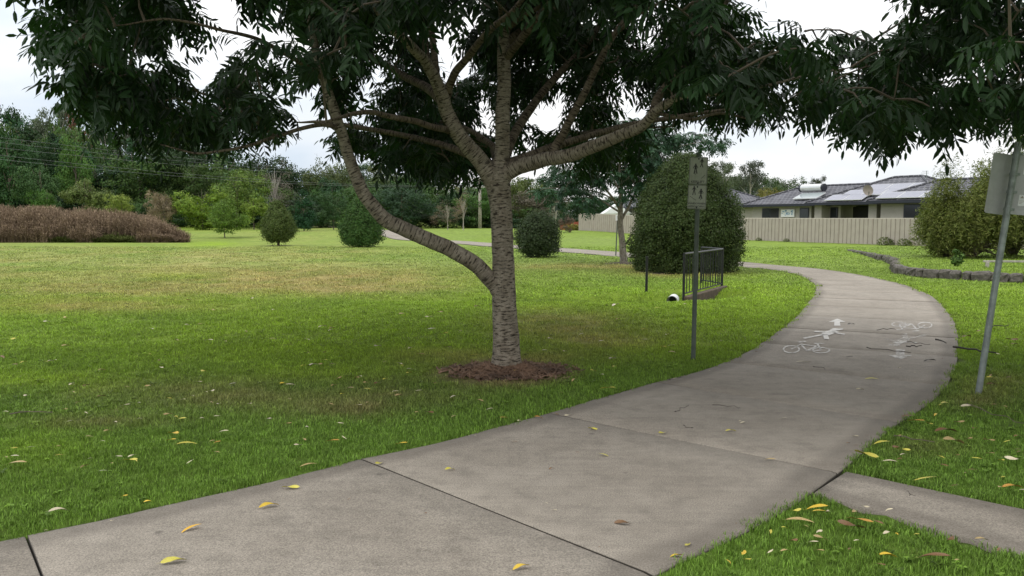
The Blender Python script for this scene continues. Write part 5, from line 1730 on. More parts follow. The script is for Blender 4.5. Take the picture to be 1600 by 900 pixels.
t = MT('reed_stalks')
ga = t.n('ShaderNodeAttribute', attribute_type='INSTANCER', attribute_name='col'); ra = t.n('ShaderNodeAttribute', attribute_type='GEOMETRY', attribute_name='rnd')
v = t.n('ShaderNodeMapRange'); v.inputs['To Min'].default_value = 0.5; v.inputs['To Max'].default_value = 1.45; t.l(ra.outputs['Fac'], v.inputs['Value'])
hs = t.n('ShaderNodeHueSaturation'); t.l(ga.outputs['Color'], hs.inputs['Color']); t.l(v.outputs[0], hs.inputs['Value']); t.l(hs.outputs[0], t.b.inputs['Base Color']); t.b.inputs['Roughness'].default_value = .9; t.b.inputs['Specular IOR Level'].default_value = .1
rs_ = [source('reed_clump', reed_mesh('reed_clump', 70 + k), t.m) for k in range(3)]
n = 5200
r = np.random.default_rng(12)
fx = r.uniform(-150, 288, n); dpt = r.random(n) ** 1.5 * 11
base_front = np.array([un(a, 379)[:2] for a in fx])
dirn = base_front / np.linalg.norm(base_front, axis=1, keepdims=True)
XY = base_front + dirn * dpt[:, None]
endf = 1 - sst(fx, 200, 290)
h = np.interp(fx, [-150, 0, 60, 150, 220, 262, 288], [2.6, 2.2, 2.1, 1.9, 1.6, 1.2, 0.7])
k = (dpt < 2.5 + 9 * endf); XY = XY[k]; h = h[k]; dpt = dpt[k]; fx = fx[k]; n = len(XY)
h = h * r.uniform(.6, 1.12, n) * (0.35 + .65 * sst(dpt + r.uniform(-.4, .4, n), -.3, 2.4)) * (0.82 + .36 * fbm(XY[:, 0] * .5, XY[:, 1] * .5, 66))
cc = np.array((0.21, 0.155, 0.105)) * r.uniform(.75, 1.3, n)[:, None]
gr = (fbm(fx * .03, dpt * .5, 8) > .56) & (dpt < 1.2)
cc[gr] = np.array((0.09, 0.11, 0.03)); h[gr] *= .4
reeds = scatter('reed_bed', np.stack([XY[:, 0], XY[:, 1], terr(XY[:, 0], XY[:, 1])], 1), np.stack([r.normal(0, .06, n), r.normal(0, .06, n), r.random(n) * 6.28], 1), np.stack([np.full(n, 1.3), np.full(n, 1.3), h], 1), r.integers(0, 3, n), rs_, col=cc)
tag(reeds, 'tall brown dry reeds in a long bed at the left of the lawn', 'reeds', kind='stuff')

# ------------------------------------------------------------------ utility pole and wires
D = 90.0
pb = at(750, 362, D); pz = float(terr(pb[0], D))
up = empty('utility_pole', (pb[0], D, pz)); tag(up, 'pale concrete utility pole at the edge of the wood behind the big trunk', 'utility pole')
Hp = at(750, 276, D)[2] - pz
mb = MB(); mb.tube([(0, 0, -.2), (0, 0, Hp)], [0.22, 0.15], 10); mb.build('pole', M['bark_pale'], up, smooth=True)
for zz_, wd in ((Hp - .25, 2.3), (Hp - 1.15, 2.0)):
    mb = MB(); mb.box((0, -.2, zz_), (wd, .12, .12)); mb.build('crossarm', M['timber'], up)
    for xk in (-.45, 0, .45):
        mb = MB(); mb.tube([(xk * wd, -.2, zz_ + .06), (xk * wd, -.2, zz_ + .2)], [.05, .035], 6); mb.build('insulator', M['white'], up)
M['wire'] = plain('power_cable', (0.16, 0.17, 0.18), 0.6, 0.0, 0.05, bump=0)
for i, (yl, dz, xo, lb_) in enumerate([(203, Hp - .05, -1.0, 'uppermost thin power line sloping across the wood at left'), (209, Hp - .07, 0.0, 'power line just under the uppermost one, left of the pole'), (216, Hp - .09, 1.0, 'third power line from the top, left of the pole'),
                                  (226, Hp - .95, -.9, 'first cable of the lower pair sloping across the wood at left'), (231, Hp - .98, 0.9, 'lowest power cable sloping across the dark wood at left')]):
    q1 = np.array((pb[0] + xo, D - .2, pz + dz)); q0 = at(0, yl, 52.0); q0 = q0 - (q1 - q0) * 0.25
    pts = []
    for k in range(25):
        f_ = k / 24; p_ = q0 + (q1 - q0) * f_; p_[2] -= 4 * f_ * (1 - f_) * (0.75 + .1 * i); pts.append(p_)
    mb = MB(); mb.tube(pts, 0.0075, 5); o = mb.build('power_line', M['wire']); tag(o, lb_, 'cable')

# ------------------------------------------------------------------ steel fence
FA = np.array((6.2, 74.6)); FB = np.array((30.5, 31.2))
fd = (FB - FA); FL = np.linalg.norm(fd); fd /= FL; ang = math.atan2(fd[1], fd[0])
fence = empty('steel_fence', (FA[0], FA[1], 0), 0)
tag(fence, 'long beige ribbed sheet-steel fence in front of the houses', 'fence')
PW = 2.38
def fence_panel(w_, h):
    n = 8; prof = []
    for k in range(n):
        x0 = -w_ / 2 + w_ * k / n; s = w_ / n
        prof += [(x0, 0.0), (x0 + s * .10, 0.0), (x0 + s * .15, .04), (x0 + s * .95, .04), (x0 + s * .999, 0)]
    prof.append((w_ / 2, 0)); m = len(prof)
    V = [(x, -y, 0) for x, y in prof] + [(x, -y, h) for x, y in prof] + [(x, -y + .004, 0) for x, y in prof] + [(x, -y + .004, h) for x, y in prof]
    F = [(k, k + 1, m + k + 1, m + k) for k in range(m - 1)] + [(2 * m + k + 1, 2 * m + k, 3 * m + k, 3 * m + k + 1) for k in range(m - 1)]
    me = bpy.data.meshes.new('fence_panel'); me.from_pydata(V, [], F); me.materials.append(M['fence']); return me
FH = 1.5
pm = fence_panel(PW - .05, FH)
mb = MB(); mb.box((0, 0, 0), (PW, .055, .05)); cap_me = bpy.data.meshes.new('top_rail'); cap_me.from_pydata(mb.v, [], mb.f); cap_me.materials.append(M['fence_cap'])
mb = MB(); mb.box((0, 0, FH / 2 - .1), (.05, .075, FH + .26)); post_me = bpy.data.meshes.new('fence_post'); post_me.from_pydata(mb.v, [], mb.f); post_me.materials.append(M['fence_post'])
npan = int(FL / PW)
for k in range(npan + 1):
    q = FA + fd * PW * k; z = float(terr(*q))
    o = link('fence_post', post_me, None, fence, (q[0] - FA[0], q[1] - FA[1], z)); o.rotation_euler = (0, 0, ang)
    if k < npan:
        q2 = FA + fd * PW * (k + 1); z2 = float(terr(*q2)); m_ = (q + q2) / 2; zm = (z + z2) / 2
        o = link('fence_panel', pm, None, fence, (m_[0] - FA[0], m_[1] - FA[1], zm + .02)); o.rotation_euler = (0, -math.atan2(z2 - z, PW), ang)
        o = link('top_rail', cap_me, None, fence, (m_[0] - FA[0], m_[1] - FA[1], zm + FH + .04)); o.rotation_euler = (0, -math.atan2(z2 - z, PW), ang)
# red-brown board fence beyond its left end
bf = empty('board_fence', (4.6, 77, .4)); tag(bf, 'short red-brown timber fence at the left end of the steel fence', 'fence')
for k in range(14):
    mb = MB(); mb.box((k * .13, 0, .38 + random.uniform(-.03, .03)), (.115, .025, .85), (0, random.uniform(-.02, .02), 0)); mb.build('board', M['redboard'], bf)
me = crown_mesh('leaves', [(0, 0, .3, .9, .4, .35), (.8, 0, .2, .6, .4, .3)], 900, 0.14, 8); me.materials.append(M['foliage'])
e = empty('fence_creeper', (5.6, 75.6, .4)); tag(e, 'yellow-green creeper growing where timber and steel fences meet', 'plant'); o = link('leaves', me, None, e); o.color = (.14, .15, .03, 1)
r = np.random.default_rng(15)
weed_me = crown_mesh('leaves', [(0, 0, .15, .3, .15, .2), (.2, 0, .1, .2, .15, .14)], 260, .11, 9, .25); weed_me.materials.append(M['foliage'])
for (wx, s_) in ((1388, 1.5), (1420, 1.3), (1195, .7), (1238, .7)):
    tt = min(((abs(proj(np.array([[*(FA + fd * q_), 0.1]]))[0][0] - wx), q_) for q_ in np.arange(0, FL, .3)))[1]
    q_ = FA + fd * tt + np.array((-.45, -.25)); e = empty('weed_clump', (q_[0], q_[1], float(terr(*q_)))); tag(e, {1388: 'tuft of tall weeds at the fence foot, left of the pair near the bush', 1420: 'tuft of tall weeds at the fence foot, nearest to the feathery bush', 1195: 'low weed at the fence foot right of the domed shrub', 1238: 'low weed at the fence foot below the hot water tank'}[wx], 'weeds')
    o = link('leaves', weed_me, None, e); o.scale = (s_,) * 3; o.color = (.09, .12, .035, 1)

# ------------------------------------------------------------------ houses
HU = np.array((0.49, -0.872)); HV = np.array((0.872, 0.49))
H0 = np.array((17.9, 63.0))
def hl(s, t_, z): q = H0 + HU * s + HV * t_; return np.array((q[0], q[1], z))


def hip_roof(parent, o0, s0, s1, t0, t1, ze, tanp, name='roof'):
    hw = (t1 - t0) / 2; rz = ze + hw * tanp
    A = [hl(s0, t0, ze), hl(s1, t0, ze), hl(s1, t1, ze), hl(s0, t1, ze)]
    if s1 - s0 > 2 * hw: R0_, R1_ = hl(s0 + hw, t0 + hw, rz), hl(s1 - hw, t0 + hw, rz)
    else: R0_ = R1_ = hl((s0 + s1) / 2, t0 + hw, ze + (s1 - s0) / 2 * tanp)
    mb = MB(); sl_ = math.sqrt(1 + tanp * tanp)
    def face(P_, org, du, dv):
        uv = [(float(np.dot(p[:2] - org[:2], du)), float(np.dot(p[:2] - org[:2], dv)) * sl_) for p in P_]
        mb.add([p - o0 for p in P_], [tuple(range(len(P_)))], [uv])
    face([A[0], A[1], R1_, R0_], A[0], HU, HV); face([A[1], A[2], R1_], A[1], HV, -HU); face([A[2], A[3], R0_, R1_], A[2], -HU, -HV); face([A[3], A[0], R0_], A[3], -HV, HU)
    rf = mb.build(name, M['tiles'], parent)
    # ridge and hip caps
    for a_, b_ in ((A[0], R0_), (A[1], R1_), (A[2], R1_), (A[3], R0_), (R0_, R1_)):
        if np.linalg.norm(a_ - b_) < .1: continue
        m = MB(); m.tube([Vector(a_ - o0) + Vector((0, 0, .03)), Vector(b_ - o0) + Vector((0, 0, .03))], .085, 6); m.build('ridge_cap', M['tiles'], rf)
    # fascia with gutter
    for i in range(4):
        a_ = A[i] - o0; b_ = A[(i + 1) % 4] - o0; c_ = (a_ + b_) / 2; l_ = np.linalg.norm(b_ - a_)
        m = MB(); d_ = (b_ - a_) / l_; m.box(Vector(c_) + Vector((0, 0, -.10)), (l_ + .04, .10, .17), (0, 0, math.atan2(d_[1], d_[0]))); m.build('gutter', M['trim'], rf)
    m = MB(); m.add([p - o0 - np.array((0, 0, .17)) for p in A], [(3, 2, 1, 0)]); m.build('soffit', M['wall'], rf)
    return rf


def hbox(parent, o0, s0, s1, t0, t1, z0, z1, mat, name):
    P_ = [hl(s0, t0, z0), hl(s1, t0, z0), hl(s1, t1, z0), hl(s0, t1, z0), hl(s0, t0, z1), hl(s1, t0, z1), hl(s1, t1, z1), hl(s0, t1, z1)]
    mb = MB(); mb.add([p - o0 for p in P_], [(0, 3, 2, 1), (4, 5, 6, 7), (0, 1, 5, 4), (1, 2, 6, 5), (2, 3, 7, 6), (3, 0, 4, 7)]); return mb.build(name, M[mat], parent)


TP = 0.42
h1 = empty('tiled_house', (H0[0], H0[1], 0)); tag(h1, 'long single-storey house with dark tiled hip roofs and solar panels behind the fence', 'house')
o0 = np.array((H0[0], H0[1], 0.0)); ZE = 2.6
hip_roof(h1, o0, 0, 15, 0, 6.4, ZE, TP); hip_roof(h1, o0, 7.0, 17.0, -1.0, 7.0, ZE + .03, TP); hip_roof(h1, o0, 12.8, 21.5, -2.2, 3.6, ZE + .06, TP)
zw = ZE - .14
hbox(h1, o0, .6, 6.2, .6, 5.8, 0, zw, 'wall', 'wall')
hbox(h1, o0, 7.4, 8.0, -.5, .3, 0, zw, 'wall', 'wall'); hbox(h1, o0, 8.0, 8.9, .32, .6, 0, zw, 'wall', 'wall'); hbox(h1, o0, 8.0, 16.4, 3.2, 6.4, 0, zw, 'wall', 'wall'); hbox(h1, o0, 11.7, 12.3, -.5, .1, 0, zw, 'wall', 'wall')
hbox(h1, o0, 8.9, 11.7, 1.6, 1.7, 1.0, zw - .1, 'darkroom', 'shade_blind')
hbox(h1, o0, 8.0, 12.9, 3.1, 3.19, 0, zw, 'darkroom', 'patio_doors')
hbox(h1, o0, 13.4, 21, -1.6, 3.0, 0, zw, 'wall', 'wall')


def window(s0, s1, t_, z0, z1, panes=2):
    f = hbox(h1, o0, s0, s1, t_ - .05, t_ + .02, z0, z1, 'trim', 'window')
    w_ = (s1 - s0 - .06 * (panes + 1)) / panes
    for k in range(panes):
        a_ = s0 + .06 + k * (w_ + .06); hbox(f, o0, a_, a_ + w_, t_ - .056, t_ - .045, z0 + .06, z1 - .06, 'glass' if k % 2 == 0 else 'darkroom', 'pane')
window(1.6, 3.2, .6, 1.2, 2.3); window(5.2, 6.0, .6, 1.0, 2.3, 1); window(15.0, 18.2, -1.6, 1.55, 2.4, 3); window(8.1, 8.7, .32, 1.2, 2.3, 1)
bn = hbox(h1, o0, 3.5, 4.75, .50, .54, 1.65, 2.2, 'white', 'banner')
r = random.Random(2); mb = MB()
M['bluecloth'] = plain('blue_print', (.18, .33, .5), .7)
for k in range(26):
    s_ = 3.55 + r.random() * 1.0; z_ = 1.7 + r.random() * .4; d_ = r.uniform(.05, .14)
    P_ = [hl(s_, .494, z_), hl(s_ + d_, .494, z_), hl(s_ + d_, .494, z_ + .06), hl(s_, .494, z_ + .06)]; mb.add([p - o0 for p in P_], [(0, 1, 2, 3)])
mb.build('printed_marks', M['bluecloth'], bn)
nrm = Vector((-HV[0] * TP, -HV[1] * TP, 1)).normalized(); ex = Vector((HU[0], HU[1], 0)); ey = nrm.cross(ex) * 1.0
if ey.z < 0: ey = -ey
ey.normalize()
Rm = Matrix((ex, ey, ex.cross(ey))).transposed()


def on_roof(px, py, t0, ze):
    """meet of a sight line with the front slope that starts at eave t0"""
    d_ = at(px, py, 1.0) - np.array((0, 0, CAMZ)); o_ = np.array((0, 0, CAMZ))
    n_ = np.array(nrm); p0 = hl(0, t0, ze); k_ = np.dot(p0 - o_, n_) / np.dot(d_, n_); return o_ + d_ * k_


def panels(px, py, t0, ze, n, pw=1.5):
    c_ = on_roof(px, py, t0, ze)
    for k in range(n):
        q = Vector(c_) + ex * ((k - (n - 1) / 2) * (pw + .03)) + nrm * .12 - Vector(o0)
        mb = MB(); mb.box((0, 0, 0), (pw, 1.0, .04)); o = mb.build('solar_panel', M['tank'], h1); o.matrix_local = Matrix.Translation(q) @ Rm.to_4x4()
        mb = MB(); mb.box((0, 0, .0225), (pw - .07, .93, .006)); mb.build('solar_cells', M['pv'], o)
panels(1324, 311, -1.0, ZE + .03, 2, 1.45); panels(1367, 303, -1.0, ZE + .03, 3, 1.45); panels(1406, 294, -1.0, ZE + .03, 3, 1.5); panels(1426, 307, -2.2, ZE + .06, 3, 1.42)
q = on_roof(1265, 309, 0, ZE)
mb = MB(); mb.box((0, 0, 0), (2.1, 1.1, .06)); o = mb.build('solar_collector', M['tank'], h1); o.matrix_local = Matrix.Translation(Vector(q) + nrm * .14 - Vector(o0)) @ Rm.to_4x4(); mb = MB(); mb.box((0, 0, .034), (2.0, 1.0, .006)); M['collector'] = plain('collector_glass', (.30, .34, .35), .15, 0, .05, bump=0, spec=.9); mb.build('collector_glass', M['collector'], o)
q = Vector(on_roof(1271, 302, 0, ZE)) + nrm * .30 - Vector(o0) + Vector((0, 0, .12))
mb = MB(); mb.tube([q - ex * .92, q + ex * .92], .27, 16); mb.build('hot_water_tank', M['tank'], h1, smooth=False)
for s_ in (-1, 1):
    mb = MB(); mb.tube([q + ex * (.92 * s_), q + ex * (1.08 * s_)], .275, 16); mb.build('tank_end_cap', M['trim'], h1)
q = Vector(on_roof(1357, 310, -1.0, ZE)) - Vector(o0)
mb = MB(); rings = []
Vd = []; Fd = []
for i in range(5):
    rr = .36 * i / 4
    for k in range(14): a_ = k * 2 * PI / 14; Vd.append((rr * math.cos(a_), .25 * rr * rr / .36, rr * math.sin(a_)))
for i in range(4):
    for k in range(14): Fd.append((i * 14 + k, i * 14 + (k + 1) % 14, (i + 1) * 14 + (k + 1) % 14, (i + 1) * 14 + k))
mb.add(Vd, Fd); o = mb.build('satellite_dish', M['fence_post'], h1, smooth=True); o.location = q + Vector((0, 0, .55)); o.rotation_euler = (-.3, 0, 2.2)
mb = MB(); mb.tube([(0, .03, -.1), (0, .1, -.55)], .025, 6); mb.tube([(0, 0, -.3), (0, -.35, -.05)], .015, 5); mb.build('dish_arm', M['metal'], o)
q = Vector(hl(15.3, 4.5, 3.9)) - Vector(o0)
D_ = 52.; qa = Vector(at(1447, 290, D_)) - Vector(o0); mb = MB(); mb.tube([qa + Vector((0, 0, -.6)), qa + Vector((0, 0, .95))], .02, 5)
for zz_, l_ in ((.92, .3), (.80, .36), (.66, .3), (.5, .26)): mb.tube([qa + Vector((-l_, 0, zz_)), qa + Vector((l_ * .4, 0, zz_))], .012, 4)
mb.build('aerial', M['metal'], h1)

h2 = empty('tiled_house', (H0[0] - 5, H0[1] + 10, 0)); tag(h2, 'grey tiled hip roof of the second house, partly hidden by the domed shrub', 'house')
o2 = np.array((H0[0] - 5, H0[1] + 10, 0.)); hip_roof(h2, o2, -20, -4.2, 2.3, 9.6, ZE + .05, TP); hbox(h2, o2, -19.4, -4.8, 2.9, 9.0, 0, ZE - .1, 'wall', 'wall')
sh = empty('white_shed', (10.4, 81, .4)); tag(sh, 'small white gabled shed roof showing over the left part of the fence', 'shed')
mb = MB(); mb.box((0, 0, .8), (2.4, 3, 1.6)); mb.build('wall', M['white'], sh)
mb = MB(); mb.add([(-1.4, -1.6, 1.6), (1.4, -1.6, 1.6), (0, -1.6, 2.55), (-1.4, 1.6, 1.6), (1.4, 1.6, 1.6), (0, 1.6, 2.55)], [(0, 1, 2), (3, 5, 4), (0, 2, 5, 3), (1, 4, 5, 2), (0, 3, 4, 1)]); mb.build('roof', M['white'], sh)
mb = MB(); mb.box((1.9, 0, 1.9), (1.6, 2, .12), (0, .12, 0)); mb.build('awning', M['white'], sh)

# ------------------------------------------------------------------ dry stone retaining wall: stone by stone
sw = empty('stone_edging', (WALL[0][0], WALL[0][1], 0)); tag(sw, 'low curving wall of rough grey boulders holding up the raised lawn', 'stone wall')
Wl = spline([(a, b_, 0) for a, b_ in WALL], 10)[:, :2]
sg = np.concatenate([[0], np.cumsum(np.hypot(*np.diff(Wl, axis=0).T))])
r = np.random.default_rng(19)
stone_meshes = []
for k in range(7):
    bm_v = []; import_f = []
    nn = 7; mm = 10
    V = [(0, 0, -.5)]
    for i in range(1, nn):
        ph = -PI / 2 + PI * i / nn
        for j in range(mm):
            a = 2 * PI * j / mm
            c_, s_ = math.cos(a), math.sin(a)
            e_ = 0.5
            x = math.copysign(abs(c_) ** e_, c_) * abs(math.cos(ph)) ** .35; y = math.copysign(abs(s_) ** e_, s_) * abs(math.cos(ph)) ** .35; z = math.copysign(abs(math.sin(ph)) ** .6, math.sin(ph))
            q = 1 + r.uniform(-.16, .12); V.append((x * .5 * q, y * .5 * q, z * .5 * (1 + r.uniform(-.1, .1))))
    V.append((0, 0, .5)); F = []
    for j in range(mm):
        F.append((0, 1 + (j + 1) % mm, 1 + j)); F.append((len(V) - 1, len(V) - 1 - mm + j, len(V) - 1 - mm + (j + 1) % mm))
    for i in range(nn - 2):
        for j in range(mm): a_ = 1 + i * mm; F.append((a_ + j, a_ + (j + 1) % mm, a_ + mm + (j + 1) % mm, a_ + mm + j))
    me = bpy.data.meshes.new('stone'); me.from_pydata(V, [], F); me.materials.append(M['stone']); stone_meshes.append(me)
s_ = 0.0; cnt = 0
while s_ < sg[-1]:
    l_ = r.uniform(.22, .5)
    c_ = s_ + l_ / 2
    x = np.interp(c_, sg, Wl[:, 0]); y = np.interp(c_, sg, Wl[:, 1]); x2 = np.interp(c_ + .1, sg, Wl[:, 0]); y2 = np.interp(c_ + .1, sg, Wl[:, 1])
    hgt = bed_height(y) + .02
    if hgt > .04:
        o = link('stone', stone_meshes[cnt % 7], None, sw, (x - WALL[0][0] + r.uniform(-.03, .03), y - WALL[0][1] + r.uniform(-.03, .03), hgt * .5 - .02))
        o.rotation_euler = (r.normal(0, .06), r.normal(0, .06), math.atan2(y2 - y, x2 - x) + r.normal(0, .12)); o.scale = (l_ * 1.02, .27 * r.uniform(.85, 1.2), hgt * r.uniform(.9, 1.12) + .04)
        cnt += 1
    s_ += l_ * .98
# ------------------------------------------------------------------ fallen leaves, twigs and bark
def litter_mat(name, c, v=.25):
    t = MT(name); p_ = t.pos(); n = t.noise(40, p_, 4)
    oc = t.n('ShaderNodeObjectInfo').outputs['Color']
    rr = t.ramp(n.outputs['Fac'], [(.3, 1 - v), (.7, 1 + v)]); m = t.mix(1, oc, rr.outputs[0], 'MULTIPLY')
    t.l(m.outputs[0], t.b.inputs['Base Color']); t.b.inputs['Roughness'].default_value = .55
    return t.m


M['litter'] = litter_mat('litter', None)
litter = []
for k in range(9):
    r = np.random.default_rng(900 + k); V = []; F = []; n = 9
    bend = r.uniform(-1.6, 1.6); arch = r.uniform(.05, .34); fold = r.uniform(.05, .5); wd = r.uniform(.08, .16); tw = r.uniform(-2.2, 2.2)
    for i in range(n):
        t_ = i / (n - 1); x = (t_ - .5); w_ = wd * math.sin(PI * min(1, t_ * .97 + .03)) ** .7 + .004
        y = bend * .25 * (x * x - .25); z = arch * (.25 - x * x) * (1 if k % 3 else -1) + (.07 if k % 3 == 0 else 0)
        a = tw * x; cy, cz = math.cos(a), math.sin(a)
        e1 = w_ * (1 + r.uniform(-.12, .12)); e2 = w_ * (1 + r.uniform(-.12, .12))
        V += [(x, y - e1 * cy, z - e1 * cz + fold * w_), (x, y, z), (x, y + e2 * cy, z + e2 * cz + fold * w_)]
    for i in range(n - 1):
        a = 3 * i; F += [(a, a + 3, a + 4, a + 1), (a + 1, a + 4, a + 5, a + 2)]
    b_ = len(V); V += [(-.5, -.006, V[1][2]), (-.5, .006, V[1][2]), (-.66, .004, V[1][2] - .01), (-.66, -.004, V[1][2] - .01)]; F.append((b_, b_ + 1, b_ + 2, b_ + 3))
    me = bpy.data.meshes.new('fallen_leaf'); me.from_pydata(V, [], F); me.materials.append(M['litter']); me.polygons.foreach_set('use_smooth', [True] * len(me.polygons)); litter.append(me)
YL = (.58, .40, .04); YG2 = (.48, .43, .07); TN = (.38, .28, .12); CRM = (.55, .48, .33); BRN = (.16, .085, .035); DK = (.035, .028, .022); PLB = (.5, .44, .34); ORG = (.45, .24, .05)
lr = random.Random(5)


def drop(px, py, lpx, col, label, group=None, rz=None, k=None, cat='leaf', name='fallen_leaf'):
    q = un(px, py)
    pd = float(path_d(np.array([q[0]]), np.array([q[1]]))[0])
    on = pd < 0 or bool(in_poly(np.array([q[0]]), np.array([q[1]]), SIDE)[()].any()) if True else False
    z = float(terr(q[0], q[1])) + (0.022 if on else 0.047)
    o = link(name, litter[lr.randrange(9) if k is None else k], None, None, (q[0], q[1], z))
    L_ = lpx / FPX * q[1] * (1.0 if lpx < 20 else 0.86)
    o.scale = (L_, L_, L_ * (1.0 if lpx > 10 else 1.3)); o.rotation_euler = (lr.gauss(0, .12), lr.gauss(0, .1), lr.uniform(-.7, .9) if rz is None else rz)
    if lr.random() < .5 and rz is None: o.rotation_euler.z += PI
    v = lr.uniform(.8, 1.15); o.color = (col[0] * v, col[1] * v, col[2] * v, 1)
    tag(o, label, cat, group)
    return o


ON_PATH = [
    (300, 832, 40, (.62, .36, .03), 'large orange-yellow leaf lying flat on the nearest slab', .75), (272, 884, 46, YG2, 'long curled olive-yellow leaf at the bottom left of the path', .35), (421, 797, 38, YL, 'yellow-olive bent leaf left of centre on the near slab', .55),
    (455, 768, 32, YG2, 'thin yellow leaf just beyond the bent one on the near slab', .05), (592, 729, 18, YG2, 'small yellow leaf sitting on the long slab joint near the grass', 1.0), (703, 739, 22, YG2, 'yellow-green leaf alone on the middle slab', .6),
    (815, 894, 36, YL, 'yellow leaf cut by the bottom edge of the picture', .4), (926, 675, 22, YG2, 'pale yellow leaf just before the second joint, left one', .5), (1035, 681, 22, YG2, 'pale yellow leaf just before the second joint, right one', .7),
    (943, 716, 20, YG2, 'thin yellow leaf beneath the pair by the second joint', -.3), (1160, 664, 16, CRM, 'cream folded leaf in the middle of the third slab', .8), (1142, 678, 20, YG2, 'narrow yellow leaf below the cream folded one', -.05),
    (1203, 724, 22, TN, 'tan leaf on the joint right of the middle', .1), (1074, 858, 22, YG2, 'upright yellow leaf at the near path corner, upper of two', .9), (1058, 876, 26, YL, 'flat golden leaf at the near path corner, lower of two', -.2),
    (1336, 686, 14, CRM, 'rounded cream leaf near the right path edge', .3), (1225, 658, 12, CRM, 'tiny cream leaf right of the narrow yellow leaf', 0), (887, 653, 12, CRM, 'small cream leaf by the left path edge beyond the tree', .5),
    (842, 657, 16, ORG, 'curled brown leaf at the left path edge below the tree', -.4), (789, 662, 18, ORG, 'orange-brown leaf on the grass margin below the tree', .3), (345, 780 + 40, 0, YL, '', 0),
    (1363, 596, 26, YG2, 'pale yellow-green leaf on the path below the arrows', -.2), (1344, 612, 12, CRM, 'small white leaf below the yellow-green one', -.4), (1255, 569, 26, CRM, 'slim pale leaf on the path below the bicycle', -.1),
    (1327, 561, 12, DK, 'dark crumpled leaf in the middle of the path near the bicycle', 0), (1453, 567, 18, DK, 'dark curled leaf near the right edge of the path', -.3), (1330, 509, 12, DK, 'thin dark leaf beside the bright arrow', .1),
    (862, 738, 10, BRN, 'small brown scrap in the middle slab', .3), (866, 803, 10, CRM, 'tiny white petal on the near slab', .3), (973, 824, 32, BRN, 'thin brown curled leaf on the near slab, right of centre', -.3), (803, 695, 12, BRN, 'small brown leaf left of the yellow leaf pair', -.3)]
for (a, b_, l_, c_, lb_, rz_) in ON_PATH:
    if l_: drop(a, b_, l_, c_, lb_, rz=rz_)
